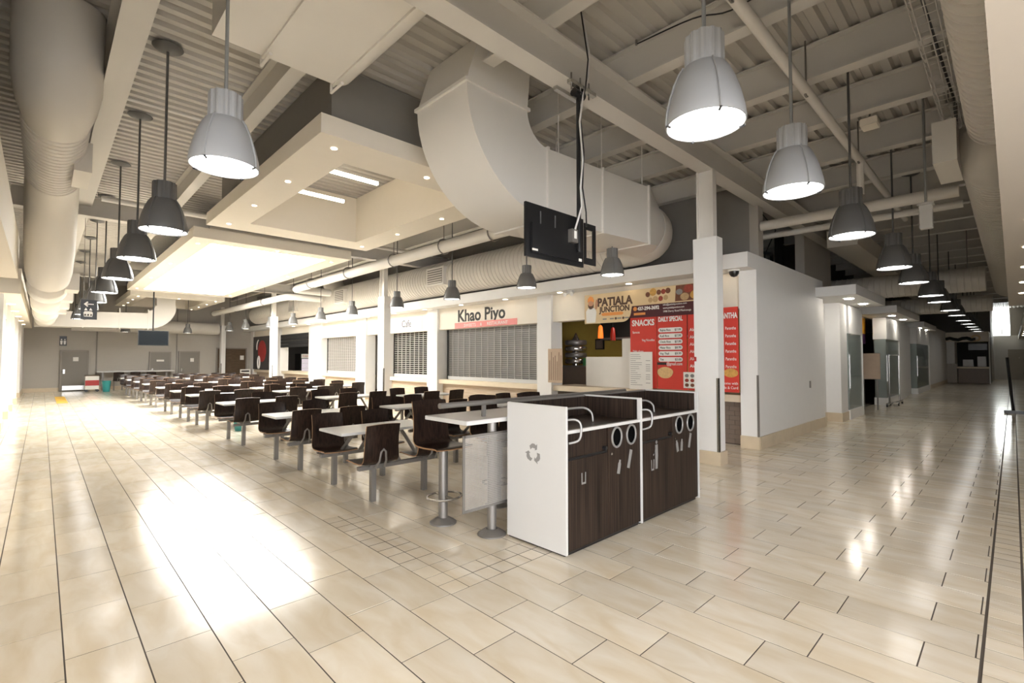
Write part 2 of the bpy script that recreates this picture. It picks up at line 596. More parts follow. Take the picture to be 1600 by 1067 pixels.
def door_far(n, x0, x1, zt, m='door', label=None, kick=True, sign=None):
    d = struct(thing(f'door_{n}', None, None, ((x0 + x1) / 2, 31.95, 0)))
    B(x0, x1, 31.90, 31.97, 0.02, zt).build('leaf', m, d)
    B(x0 - 0.06, x0, 31.87, 31.99, 0, zt + 0.06).build('frame', 'doorframe', d)
    B(x1, x1 + 0.06, 31.87, 31.99, 0, zt + 0.06).build('frame', 'doorframe', d)
    B(x0, x1, 31.87, 31.99, zt, zt + 0.06).build('frame', 'doorframe', d)
    if kick:
        B(x0 + 0.04, x1 - 0.04, 31.885, 31.9, 0.05, 0.26).build('kick_plate', 'chrome', d)
    if sign:
        B(*sign[:2], 31.885, 31.9, *sign[2:]).build('notice', 'paper', d)
    B(x0 + 0.05, x0 + 0.12, 31.84, 31.9, 0.85, 1.05).build('handle', 'chrome', d)
    return d
door_far(1, 0.70, 1.62, 1.92, sign=(1.1, 1.3, 1.45, 1.65))
door_far(2, 4.16, 5.0, 1.88, kick=False, sign=(4.42, 4.75, 1.42, 1.52))
door_far(3, 5.46, 6.34, 1.92, kick=False, sign=(5.95, 6.12, 1.40, 1.6))
door_far(4, 7.28, 8.75, 2.14, m='brownwood', kick=False, sign=(8.45, 8.65, 1.5, 1.75))

t = thing('restroom_sign', 'small black restroom sign on the far wall above the kick-plate door', 'sign', (0.73, 31.98, 2.2))
B(0.6, 0.86, 31.96, 31.99, 2.2, 2.66).build('panel', 'black', t)
for x in (0.67, 0.79):
    flat(ell(x, 2.5, 0.03, 0.03, 10), (0, 31.955, 0), FY, 'whiteink', t, 'figure_head')
    flat([(x - 0.045, 2.44), (x + 0.045, 2.44), (x + 0.03, 2.26), (x - 0.03, 2.26)], (0, 31.955, 0), FY, 'whiteink', t, 'figure_body')

# unseen walls and entrance opening, added and sized to steer daylight in
struct(B(3.2, 52, -4.3, -4.1, 0, 5.4).build('wall_right', 'greige'))
struct(B(-4.3, 3.2, -4.3, -4.1, 3.05, 5.4).build('wall_right_header', 'greige'))
struct(B(-4.3, -4.1, 0.2, 15.2, 0, 5.4).build('wall_unseen_side', 'greige'))
struct(B(-4.3, -0.95, 15.2, 15.35, 0, 3.0).build('wall_left_return', 'white'))
struct(B(-4.3, -4.1, -4.1, 0.2, 3.05, 5.4).build('wall_unseen_side_header', 'greige'))
en = struct(thing('window_8', None, None, (-4.2, 1.5, 0)))
for yy in (-4.05, -2.0, 0.15):
    B(-4.25, -4.15, yy - 0.04, yy + 0.04, 0, 3.05).build('mullion', 'metal', en)
for xx in (-1.8, 0.7, 3.15):
    B(xx - 0.04, xx + 0.04, -4.25, -4.15, 0, 3.05).build('mullion', 'metal', en)

# left wall
wl = thing('wall_left', None, None, (-0.65, 22, 0), kind='structure')
for (ya, yb) in ((15.2, 16.2), (18.4, 18.9), (21.0, 21.6), (24.2, 24.9), (28.0, 32)):
    B(-1.0, -0.62, ya, yb, 0, 3.2).build('pier', 'white', wl)
    B(-1.0, -0.60, ya - 0.01, yb + 0.01, 0, 0.2).build('base_trim', 'stone', wl)
B(-1.0, -0.68, 15.2, 32, 2.6, 3.2).build('header', 'white', wl)
for i, (ya, yb) in enumerate(((16.2, 18.4), (18.9, 21.0), (21.6, 24.2), (24.9, 28.0))):
    w = struct(thing(f'window_{i+1}', None, None, (-0.8, ya, 0)))
    B(-0.86, -0.84, ya, yb, 0.1, 2.6).build('pane', 'dimpane', w)
    B(-0.89, -0.81, ya, ya + 0.05, 0.1, 2.6).build('mullion', 'white', w)
    B(-0.89, -0.81, ya, yb, 0.85, 0.98).build('push_rail', 'metal', w)
    B(-0.89, -0.81, ya, yb, 0.0, 0.12).build('sill', 'stone', w)
# left bulkheads
b1 = struct(B(-4, -0.34, -1, 12.6, 3.05, 3.75).build('trim_1', 'cream'))
b2 = struct(B(-4, -0.36, 15.0, 32, 3.0, 3.55).build('trim_2', 'cream'))
for i in range(5):
    MB().cyl((-0.6, 18 + 2.6 * i, 2.99), (-0.6, 18 + 2.6 * i, 3.0), 0.08, 14).build('downlight', 'down', b2)
# right soffit the camera stands under
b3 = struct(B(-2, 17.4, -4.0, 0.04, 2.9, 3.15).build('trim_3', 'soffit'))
for x in (6.6, 8.2, 10.0, 12.0, 14.0):
    MB().cyl((x, -0.18, 2.89), (x, -0.18, 2.9), 0.07, 14).build('downlight', 'down', b3)

# ------------------------------------------------------------------ storefront block
wsf = struct(B(9.10, 9.4, 3.42, 31.9, 2.5, 3.165).build('wall_storefront_header', 'cream'))
for (ya, yb) in ((3.12, 3.42), (7.93, 8.40), (12.74, 13.3), (15.9, 16.5), (17.5, 18.3), (21.7, 23.1), (26.9, 27.6), (31.5, 32)):
    pl_ = struct(B(9.03, 9.45, ya, yb, 0, 3.17).build('wall_pillar', 'white'))
    B(9.02, 9.46, ya - 0.01, yb + 0.01, 0, 0.22).build('base_trim', 'stone', pl_)
    if ya < 3.2:
        B(9.02, 9.05, 3.11, 3.14, 0.22, 1.3).build('corner_guard', 'metal', pl_)
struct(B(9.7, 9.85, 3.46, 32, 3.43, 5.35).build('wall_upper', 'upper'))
struct(B(9.7, 9.95, 3.30, 3.46, 3.43, 5.3).build('wall_upper_post', 'greige'))
blk = struct(B(8.64, 10.2, 3.12, 32, 3.17, 3.43).build('wall_bulkhead', 'white'))
for i in range(12):
    yy = 3.7 + i * 1.9
    MB().cyl((8.86, yy, 3.16), (8.86, yy, 3.17), 0.06, 14).build('downlight', 'down', blk)
cav = thing('camera_dome', 'small dark security camera dome under the storefront bulkhead corner', 'security camera', (8.82, 3.42, 3.17))
MB().lathe([(0.001, -0.13), (0.05, -0.115), (0.078, -0.075), (0.085, -0.03), (0.085, 0)], 20, (8.82, 3.42, 3.17)).build('dome', 'black', cav, smooth=True)
MB().lathe([(0.09, -0.03), (0.1, -0.02), (0.1, 0)], 20, (8.82, 3.42, 3.17)).build('mount_ring', 'white', cav, smooth=True)

# counters
def counter(y0, y1, label, brick=False):
    c = thing('shop_counter', label, 'counter', (9.3, (y0 + y1) / 2, 0))
    B(9.28, 9.9, y0, y1, 0, 0.80).build('carcass', 'ledge' if not brick else 'grout', c)
    B(9.10, 9.95, y0, y1, 0.80, 0.93).build('countertop', 'ledge', c)
    if not brick:
        me = None
        for k in range(5):
            B(9.262, 9.28, y0 + 0.005, y1 - 0.005, 0.02 + k * 0.156, 0.02 + k * 0.156 + 0.150).build('board', 'slatboard', c)
    else:
        rows = 9
        sh = None
        for r in range(rows):
            z = 0.02 + r * 0.086
            yy = y0 - (0.1 if r % 2 else 0)
            while yy < y1:
                a, b_ = max(y0, yy) + 0.003, min(y1, yy + 0.2) - 0.003
                if b_ - a > 0.02 and yy < 4.6:
                    B(9.265, 9.28, a, b_, z, z + 0.080).build('brick', 'brick', c)
                yy += 0.2
    return c
counter(3.42, 7.93, 'brown tiled serving counter below the red snack menu', True)
counter(8.40, 12.74, 'pale board-fronted counter under the Khao Piyo shutter')
counter(13.3, 15.9, 'pale board-fronted counter under the cafe grille')
counter(18.3, 21.7, 'pale board-fronted counter under the pale translucent grille')
counter(23.1, 26.9, 'pale board-fronted counter of the open kiosk with the drinks fridge')
counter(27.6, 31.5, 'pale counter below the dark mural panel, farthest along the row')

def shutter(y0, y1, z0, z1, rows, cols, label, back='slat', slm='darkslat', gap=0.28, lkm='slat'):
    s = thing('roller_shutter', label, 'shutter', (9.36, (y0 + y1) / 2, z0))
    B(9.38, 9.40, y0, y1, z0, z1).build('backing', back, s)
    h = (z1 - z0 - 0.1) / rows
    pm = None
    for r in range(rows):
        z = z0 + 0.1 + r * h
        if pm is None:
            pm = B(9.345, 9.36, y0, y1, z0, z0 + h * (1 - gap)).build('slat', slm, s)
            pm.location = (0, 0, z - z0)
        else:
            q = pm.copy()
            COL.objects.link(q)
            q.location = (0, 0, z - z0)
    pl = None
    for c_ in range(cols + 1):
        yy = y0 + (y1 - y0) * c_ / cols
        if pl is None:
            pl = B(9.335, 9.350, y0 - 0.009, y0 + 0.009, z0 + 0.05, z1).build('link_bar', lkm, s)
        else:
            q = pl.copy()
            COL.objects.link(q)
            q.location = (0, yy - y0, 0)
    B(9.33, 9.37, y0, y1, z0, z0 + 0.1).build('bottom_bar', 'laminate', s)
    B(9.32, 9.41, y1 - 0.03, y1, z0, z1).build('guide_rail', 'blackmat', s)
    B(9.32, 9.41, y0, y0 + 0.03, z0, z1).build('guide_rail', 'metal', s)
    return s
shutter(8.42, 12.6, 0.93, 2.5, 26, 15, 'closed grey roller shutter below the Khao Piyo sign')
shutter(13.45, 15.9, 0.93, 2.5, 22, 9, 'open-link grille over the dark cafe window', back='hole', slm='slat', gap=0.70)
shutter(18.5, 21.7, 0.93, 2.5, 22, 16, 'pale roller grille between two white pillars', back='grille_back', slm='slat', gap=0.45)
# rolled-up shutter and mural at far shops
s = thing('rolled_shutter', 'dark rolled-up shutter over the open kiosk counter', 'shutter', (9.2, 25, 2.0))
for k in range(4):
    B(9.05, 9.09, 23.1, 26.9, 2.15 + k * 0.17, 2.15 + k * 0.17 + 0.16).build('slat', 'blackmat', s)
mu = thing('mural_panel', 'dark mural panel with a red and white swirl at the far end', 'mural', (9.3, 29.5, 0.95))
B(9.05, 9.09, 27.6, 31.5, 0.95, 2.85).build('panel', 'mural', mu)
flat(ell(0, 0, 0.72, 0.62, 24), (9.05, 29.9, 2.0), FX, 'dryred', mu, 'red_shape')
MB().tube([(9.04, 30.4 + 0.18 * math.cos(a), 1.35 + 0.34 * math.sin(a)) for a in [2 * PI * k / 20 for k in range(20)]], 0.05, 8, closed=True).build('white_loop', 'whiteink', mu, smooth=True)
MB().tube([(9.04, 30.45 + 0.35 * math.cos(a), 2.25 + 0.4 * math.sin(a)) for a in [PI * 0.5 - 0.2 - PI * k / 14 for k in range(9)]][::-1], 0.03, 8).build('white_arc', 'whiteink', mu, smooth=True)
# kiosk interior and fridge
struct(B(12.4, 12.5, 20, 31, 0, 3.1).build('wall_kiosk', 'greige'))
struct(B(9.5, 12.4, 20, 31, 2.7, 2.75).build('ceiling_kiosk', 'white'))
fr = thing('drinks_fridge', 'upright drinks fridge with lit glass door in the open kiosk', 'fridge', (11.0, 28.6, 0))
B(10.6, 11.5, 28.3, 29.1, 0.0, 1.85).build('cabinet', 'black', fr)
B(10.65, 11.45, 28.26, 28.3, 1.6, 1.84).build('header_sign', 'paper', fr)
text('Coca-Cola', 0.14, (10.72, 28.26, 1.68), FY, 'red', fr, width=0.62)
B(10.68, 11.42, 28.27, 28.3, 0.2, 1.56).build('glass_door', 'drink', fr)
for k in range(4):
    B(10.68, 11.42, 28.25, 28.27, 0.45 + 0.28 * k, 0.47 + 0.28 * k).build('shelf', 'cable', fr)

kg = thing('kiosk_fill', 'added flush fill panel inside the open kiosk', 'fill light', (10.6, 26, 2.69))  # fill panel added to brighten the dark kiosk
B(10.2, 11.0, 24.6, 27.4, 2.685, 2.70).build('frame', 'white', kg)
B(10.25, 10.95, 24.65, 27.35, 2.675, 2.685).build('diffuser', 'fillglow', kg)

# signs
g = thing('khao_piyo_sign', 'black Khao Piyo lettering over a pink strip above the shutter', 'sign', (9.1, 10.7, 2.5))
B(9.085, 9.1, 9.19, 11.9, 2.5, 2.67).build('pink_strip', 'pink', g)
text('Khao Piyo', 0.50, (9.1, 11.78, 2.71), FX, 'ink', g, bold=0.012, width=2.1)
text('SWEETS', 0.13, (9.085, 11.45, 2.54), FX, 'whiteink', g, width=0.55)
text('&', 0.13, (9.085, 10.7, 2.54), FX, 'whiteink', g)
text('RESTAURANT', 0.13, (9.085, 10.4, 2.54), FX, 'whiteink', g, width=0.85)
g = thing('cafe_sign', 'faint grey Cafe lettering on the white header above the cafe grille', 'sign', (9.1, 14.7, 2.6))
B(9.09, 9.1, 13.7, 15.8, 2.58, 3.0).build('board', 'white', g)
text('Cafe', 0.34, (9.09, 14.97, 2.68), FX, 'pinkink', g, width=0.6)

# PATIALA banner
bn = thing('shop_banner', 'wide cream PATIALA JUNCTION banner over the snack counter', 'banner', (8.95, 5.5, 2.4))
O = (8.96, 6.83, 2.38)     # a to the right (-Y), b up
Wb = 3.0
curve = [(1.02 + 0.2 * math.sin(a), 0.20 - 0.20 * math.cos(a)) for a in [PI / 2 * k / 8 for k in range(9)]]
flat([(0, 0)] + [(0.80 + 0.2 * 0, 0)] + [(1.0 + 0.22 * math.sin(a), 0.22 - 0.22 * math.cos(a)) for a in [PI / 2 * k / 8 for k in range(9)]] + [(1.24, 0.32), (Wb, 0.32), (Wb, 0.66), (0, 0.66)], O, FX, 'bannercream', bn, 'cream_field', 0.012)
flat([(0.86, 0.07), (1.0, 0.10), (1.17, 0.2), (1.24, 0.33), (Wb, 0.33), (Wb, 0.06)], (8.975, 6.83, 2.38), FX, 'maroon', bn, 'maroon_band', 0.010)
O2 = (8.948, 6.83, 2.38)
text('PATIALA', 0.25, (8.948, 6.47, 2.76), FX, 'brownink', bn, bold=0.010, width=0.90)
text('JUNCTION', 0.17, (8.948, 6.41, 2.62), FX, 'brownink', bn, bold=0.006, width=0.78)
flat([(0.50, 0.155), (1.0, 0.155), (1.04, 0.19), (1.0, 0.225), (0.50, 0.225), (0.46, 0.19)], O2, FX, 'orange', bn, 'orange_ribbon')
for k in range(4):
    flat(ell(0.46 + 0.19 * k, 0.085, 0.028, 0.028, 12), O2, FX, 'brownink' if k > 1 else 'bannercream', bn, 'badge')
    flat([(0.50 + 0.19 * k, 0.07), (0.60 + 0.19 * k, 0.07), (0.60 + 0.19 * k, 0.1), (0.50 + 0.19 * k, 0.1)], O2, FX, 'greyink', bn, 'badge_caption')
# printed man in white shirt with orange turban
flat([(0.05, 0.02), (0.30, 0.02), (0.33, 0.25), (0.30, 0.34), (0.20, 0.37), (0.10, 0.36), (0.04, 0.28)], O2, FX, 'paper', bn, 'printed_shirt')
flat(ell(0.18, 0.46, 0.075, 0.10, 18), O2, FX, 'skin', bn, 'printed_face', lift=0.003)
flat([(0.10, 0.44), (0.14, 0.40), (0.22, 0.40), (0.26, 0.44), (0.25, 0.37), (0.20, 0.33), (0.15, 0.33), (0.11, 0.38)], O2, FX, 'brownink', bn, 'printed_beard', lift=0.006)
flat([(0.09, 0.49), (0.10, 0.57), (0.16, 0.625), (0.23, 0.60), (0.27, 0.53), (0.26, 0.48), (0.18, 0.52)], O2, FX, 'orange', bn, 'printed_turban', lift=0.006)
flat([(0.29, 0.32), (0.34, 0.32), (0.375, 0.44), (0.36, 0.53), (0.32, 0.54), (0.30, 0.45)], O2, FX, 'skin', bn, 'printed_hand', lift=0.003)
# food prints
food = [(1.62, 0.53, .05, 'foodA'), (1.74, 0.57, .075, 'foodB'), (1.87, 0.555, .05, 'foodA'), (1.97, 0.56, .05, 'foodD'), (2.07, 0.57, .055, 'foodA'), (1.68, 0.41, .05, 'foodC'), (1.79, 0.42, .06, 'foodC'), (1.91, 0.425, .05, 'foodD'), (2.02, 0.435, .05, 'foodC')]
for (a, b_, r, m_) in food:
    flat(ell(a, b_, r, r * 1.05, 14), O2, FX, m_, bn, 'printed_dish')
flat([(2.22, 0.34), (Wb, 0.34), (Wb, 0.65), (2.24, 0.65)], O2, FX, 'foodA', bn, 'photo_field')
for (a, b_, r, m_) in ((2.31, 0.52, .07, 'greyink'), (2.50, 0.57, .10, 'foodD'), (2.42, 0.42, .09, 'foodC'), (2.64, 0.44, .11, 'foodB'), (2.80, 0.57, .10, 'foodC'), (2.95, 0.45, .1, 'foodD')):
    flat(ell(a, b_, r, r * 0.8, 16), O2, FX, m_, bn, 'printed_bowl', lift=0.003)
flat(ell(1.31, 0.255, 0.045, 0.045, 14), (8.965, 6.83, 2.38), FX, 'orange', bn, 'phone_badge', lift=0.0)
text('437-294-3692', 0.10, (8.965, 5.46, 2.60), FX, 'whiteink', bn, bold=0.004, width=0.50)
flat([(1.28, 0.12), (1.55, 0.12), (1.55, 0.17), (1.28, 0.17)], (8.965, 6.83, 2.38), FX, 'orange', bn, 'orange_tag')
text('info@patialajunction.com', 0.055, (8.965, 4.88, 2.655), FX, 'whiteink', bn, width=0.5)
text('www.patialajunction.com', 0.055, (8.965, 4.88, 2.59), FX, 'whiteink', bn, width=0.45)
text('1900 Derry Road Mississauga', 0.055, (8.965, 4.88, 2.52), FX, 'whiteink', bn, width=0.58)

# red menu boards
def menu(y0, y1, z0, z1, label):
    t_ = thing('menu_board', label, 'menu board', (9.0, (y0 + y1) / 2, z0))
    B(8.995, 9.01, y0, y1, z0, z1).build('panel', 'red', t_)
    return t_
mA = menu(5.045, 5.66, 0.98, 2.46, 'red SNACKS menu board standing left of the daily special list')
text('SNACKS', 0.17, (8.99, 5.61, 2.28), FX, 'whiteink', mA, bold=0.006, width=0.52)
for (s_, yy, zz) in (('Samosa', 5.6, 2.12), ('Veg Noodles', 5.38, 1.95), ('Tikki chana', 5.6, 1.72)):
    text(s_, 0.07, (8.99, yy, zz), FX, 'whiteink', mA, sx=0.8)
mBd = menu(4.40, 5.03, 0.98, 2.5, 'red DAILY SPECIAL menu board with white price bars')
text('DAILY SPECIAL', 0.13, (8.99, 5.0, 2.34), FX, 'whiteink', mBd, bold=0.005, width=0.52)
items = (('Rajma Rice', '$7.99'), ('Kadi Rice', '$7.99'), ('Chole Rice', '$7.99'), ('Matar Rice', '$8.99'), ('Veg Thali', '$9.99'), ('Tea', '$2.00'))
for k, (a, b_) in enumerate(items):
    z = 2.12 - k * 0.118
    mb = MB().prism([(0.045 + 0.045 * math.cos(q), 0.045 * math.sin(q)) for q in [PI / 2 + PI * i / 8 for i in range(9)]] + [(0.47 + 0.045 * math.cos(q), 0.045 * math.sin(q)) for q in [-PI / 2 + PI * i / 8 for i in range(9)]], Vector((8.988, 5.0, z + 0.045)), *FX, 0.004)
    pb = mb.build('price_bar', 'whiteink', mBd)
    text(a, 0.062, (8.983, 4.965, z + 0.024), FX, 'ink', mBd, sx=0.85)
    text(b_, 0.062, (8.983, 4.645, z + 0.024), FX, 'ink', mBd, width=0.13)
text('@gmail.com', 0.085, (8.99, 4.83, 1.46), FX, 'whiteink', mBd, width=0.33)
flat([(0, 0), (0.2, 0), (0.2, 0.05), (0, 0.05)], (8.99, 5.03, 1.465), FX, 'ink', mBd, 'black_bar')
flat([(0.17 * math.cos(a) * (1 + 0.05 * math.sin(3 * a)), 0.115 * math.sin(a)) for a in [2 * PI * k / 22 for k in range(22)]], (8.99, 4.86, 1.31), FX, 'bread', mBd, 'printed_flatbread')
mC = menu(3.43, 4.38, 0.98, 2.53, 'red PARANTHA menu board beside the white corner column')
text('PARANTHA', 0.14, (8.99, 3.87, 2.33), FX, 'whiteink', mC, bold=0.005, width=0.43)
for k in range(6):
    text('Parantha', 0.08, (8.99, 3.66, 2.12 - k * 0.14), FX, 'whiteink', mC, width=0.19)
    text('Aloo', 0.085, (8.99, 4.34, 2.12 - k * 0.14), FX, 'whiteink', mC, width=0.16)
flat(ell(0, 0, 0.13, 0.08, 20), (8.99, 3.57, 1.33), FX, 'foodB', mC, 'printed_plate')
text('paranthas come with', 0.07, (8.99, 3.98, 1.12), FX, 'whiteink', mC, width=0.53)
text('butter, Pickle & Curd', 0.07, (8.99, 3.98, 1.04), FX, 'whiteink', mC, width=0.53)
ph = thing('photo_sheet', 'white sheet of six food photos taped low on the red menu', 'poster', (8.98, 4.35, 1.02))
B(8.975, 8.985, 4.22, 4.47, 1.02, 1.33).build('sheet', 'paper', ph)
for i in range(2):
    for j in range(3):
        flat(ell(0.07 + 0.11 * i, 0.06 + 0.09 * j, 0.04, 0.035, 10), (8.975, 4.47, 1.02), FX, ('foodA', 'foodD', 'greyink')[j], ph, 'dish_photo')
# counter clutter
o = thing('white_board', 'large blank white board leaning on the snack counter', 'board', (9.5, 6.4, 0.93))
B(9.50, 9.53, 5.59, 7.22, 0.93, 1.63).build('panel', 'paper', o, bevel=0.003)
o = thing('white_carton', 'crumpled white carton standing behind the blank white board', 'box', (9.7, 5.95, 0.93))
mb = MB()
mb.box(9.62, 9.88, 5.55, 6.28, 0.93, 2.05)
co = mb.build('carton_body', 'paper', o, bevel=0.01)
B(9.615, 9.62, 5.9, 5.95, 1.3, 2.0).build('tape', 'white', o)
o = thing('price_sheet', 'handwritten white price sheet covering the foot of the SNACKS menu', 'paper sheet', (8.96, 5.4, 0.95))
B(8.965, 8.97, 5.13, 5.67, 0.95, 1.73).build('sheet', 'paper', o)
rr = random.Random(5)
for k in range(16):
    z = 1.67 - k * 0.042
    w_ = rr.uniform(0.12, 0.28)
    flat([(0, 0), (w_, 0), (w_, 0.008), (0, 0.008)], (8.965, 5.64, z), FX, 'greyink', o, 'handwriting')
    if rr.random() < 0.6:
        flat([(0, 0), (0.1, 0), (0.1, 0.01), (0, 0.01)], (8.965, 5.28, z), FX, 'greyink', o, 'handwriting')
o = thing('notice_paper', 'tan handwritten notice paper taped to the white pillar', 'paper sheet', (9.02, 7.78, 1.0))
B(9.015, 9.025, 7.56, 8.02, 1.0, 1.83).build('sheet', 'kraft', o)
for k in range(7):
    hh = rr.uniform(0.4, 0.7)
    flat([(0, 0), (0.012, 0), (0.012, hh), (0, hh)], (9.014, 7.97 - 0.06 * k, 1.06), FX, 'brownink', o, 'handwriting')
# kitchen behind snack counter
struct(B(11.6, 11.7, 3.42, 12.5, 0, 3.1).build('wall_kitchen', 'olive'))
struct(B(9.5, 11.6, 3.42, 12.5, 2.75, 2.8).build('ceiling_kitchen', 'greige'))
kl = thing('kitchen_fill', 'added flush fill panel inside the snack kitchen', 'fill light', (10.5, 6.3, 2.73))  # fill panel added to brighten the mustard kitchen wall
B(10.2, 10.8, 5.7, 6.9, 2.735, 2.75).build('frame', 'white', kl)
B(10.25, 10.75, 5.75, 6.85, 2.725, 2.735).build('diffuser', 'fillglow', kl)
hd = thing('extractor_hood', 'dark extractor hood at the top of the kitchen wall', 'extractor hood', (11.45, 6.6, 2.1))
B(11.2, 11.6, 5.2, 8.0, 2.1, 2.75).build('hood_body', 'blackmat', hd)
B(11.18, 11.2, 5.2, 8.0, 2.1, 2.16).build('lip', 'metal', hd)
o = thing('work_bench', 'brown kitchen bench under the steel urn', 'bench', (10.6, 8.4, 0))
B(10.3, 11.0, 7.5, 8.75, 0, 1.36).build('bench_body', 'brick', o)
B(10.25, 11.05, 7.45, 8.78, 1.36, 1.40).build('bench_top', 'metal', o)
o = thing('steel_urn', 'tall steel drink urn with stacked steel rings on the kitchen bench', 'urn', (10.55, 8.4, 1.4))
MB().lathe([(0.001, 0), (0.1, 0), (0.1, 0.72), (0.06, 0.78), (0.03, 0.86), (0.001, 0.9)], 20, (10.55, 8.36, 1.4)).build('column', 'chrome', o, smooth=True)
for k in range(4):
    MB().lathe([(0.1, 0), (0.28, 0.0), (0.3, 0.03), (0.3, 0.10), (0.28, 0.13), (0.1, 0.13)], 24, (10.55, 8.36, 1.45 + 0.17 * k)).build('ring_tray', 'metal' if k % 2 else 'chrome', o, smooth=True)
o = thing('green_jar', 'small green jar beside the steel urn', 'jar', (10.45, 7.95, 1.4))
MB().lathe([(0.001, 0), (0.06, 0), (0.065, 0.12), (0.05, 0.17), (0.05, 0.2), (0.001, 0.2)], 16, (10.45, 7.97, 1.4)).build('jar_body', mat('green_plastic', (0.05, 0.25, 0.08), 0.4), o, smooth=True)
for (yy, zz, m_, lb) in ((7.5, 2.12, 'orangeglass', 'glowing orange glass kitchen pendant'), (7.12, 2.05, 'redglass', 'dim red glass kitchen pendant')):
    o = thing('kitchen_pendant', lb, 'pendant lamp', (10.5, yy, zz))
    MB().lathe([(0.02, 0.34), (0.05, 0.30), (0.065, 0.15), (0.07, 0.0), (0.001, 0.0)], 18, (10.5, yy, zz)).build('shade', m_, o, smooth=True)
    MB().cyl((10.5, yy, zz + 0.33), (10.5, yy, 2.75), 0.006, 6).build('cord', 'black', o)
o = thing('picture_frame', 'small dark picture frame on the mustard kitchen wall', 'picture', (11.59, 8.3, 1.85))
B(11.56, 11.60, 8.15, 8.45, 1.85, 2.15).build('frame', 'black', o)
B(11.555, 11.56, 8.18, 8.42, 1.88, 2.12).build('print', 'brick', o)

# ------------------------------------------------------------------ columns
def column(xc, yc, label, ztop=3.45, zb=4.5):
    c = thing('column', label, 'column', (xc, yc, 0))
    B(xc - 0.16, xc - 0.03, yc - 0.13, yc - 0.11, ztop, zb).build('post_flange', 'ductw', c)
    B(xc - 0.16, xc - 0.03, yc + 0.11, yc + 0.13, ztop, zb).build('post_flange', 'ductw', c)
    B(xc - 0.11, xc - 0.09, yc - 0.11, yc + 0.11, ztop, zb).build('post_web', 'ductw', c)
    B(xc - 0.18, xc + 0.04, yc - 0.185, yc + 0.185, 0.2, ztop).build('casing', 'white', c, bevel=0.004)
    B(xc - 0.20, xc + 0.06, yc - 0.21, yc + 0.21, 0, 0.2).build('base_trim', 'stone', c, bevel=0.004)
    B(xc - 0.187, xc - 0.15, yc - 0.192, yc - 0.183, 0.2, 1.3).build('corner_guard', 'chrome', c)
    B(xc - 0.187, xc - 0.178, yc - 0.192, yc - 0.155, 0.2, 1.3).build('corner_guard', 'chrome', c)
    return c
c1 = column(7.45, 3.255, 'nearest white boxed column beside the waste station')
B(7.262, 7.27, 3.405, 3.438, 1.55, 1.62).build('fire_pull', 'dryred', c1)
column(7.48, 13.2, 'white boxed column between the cafe grille and the pale grille')
column(7.48, 22.9, 'white boxed column in front of the open kiosk')
column(7.48, 32.6 - 1.2, 'farthest boxed column beside the brown door')

# ------------------------------------------------------------------ corridor side
wc = struct(B(9.45, 13.35, 3.12, 3.4, 0, 3.17).build('wall_corridor', 'white'))
struct(B(10.2, 13.35, 3.12, 3.9, 3.17, 3.43).build('wall_corridor_parapet', 'white'))
x = 9.05
while x < 13.3:
    B(x, min(x + 0.6, 13.36) - 0.004, 3.095, 3.12, 0, 0.22).build('base_tile', 'stone', wc)
    x += 0.6
B(12.1, 12.16, 3.10, 3.12, 0.95, 1.1).build('outlet', 'metal', wc)
struct(B(13.35, 14.5, 3.35, 3.5, 0, 3.2).build('wall_corridor_panel', 'white'))
struct(B(13.37, 14.42, 3.33, 3.35, 0, 0.22).build('baseboard_recess', 'stone'))
struct(B(14.45, 15.15, 3.02, 3.5, 0, 3.0).build('wall_corridor_pillar', 'white'))
struct(B(14.43, 15.14, 3.0, 3.5, 0, 0.22).build('baseboard_pillar', 'stone'))
# back walls behind the void and shops
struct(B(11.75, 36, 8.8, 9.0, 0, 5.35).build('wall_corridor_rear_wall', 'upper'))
struct(B(13.0, 15.4, 3.4, 3.6, 3.2, 5.3).build('wall_corridor_upper_pier', 'greige'))
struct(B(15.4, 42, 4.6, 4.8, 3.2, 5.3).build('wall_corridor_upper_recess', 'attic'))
struct(B(25.1, 28, 3.2, 3.4, 0, 3.0).build('wall_corridor_panel', 'white'))
struct(B(33, 42, 3.0, 3.3, 0, 3.3).build('wall_corridor_panel', 'white'))
struct(B(33, 42, 2.98, 3.0, 0, 0.22).build('baseboard_corridor', 'stone'))
struct(B(14.5, 33, 6.5, 6.6, 0, 3.2).build('wall_corridor_shop_rear', 'upper'))
struct(B(14.5, 33, 3.6, 6.5, 3.0, 3.05).build('wall_corridor_shop_ceiling', 'white'))

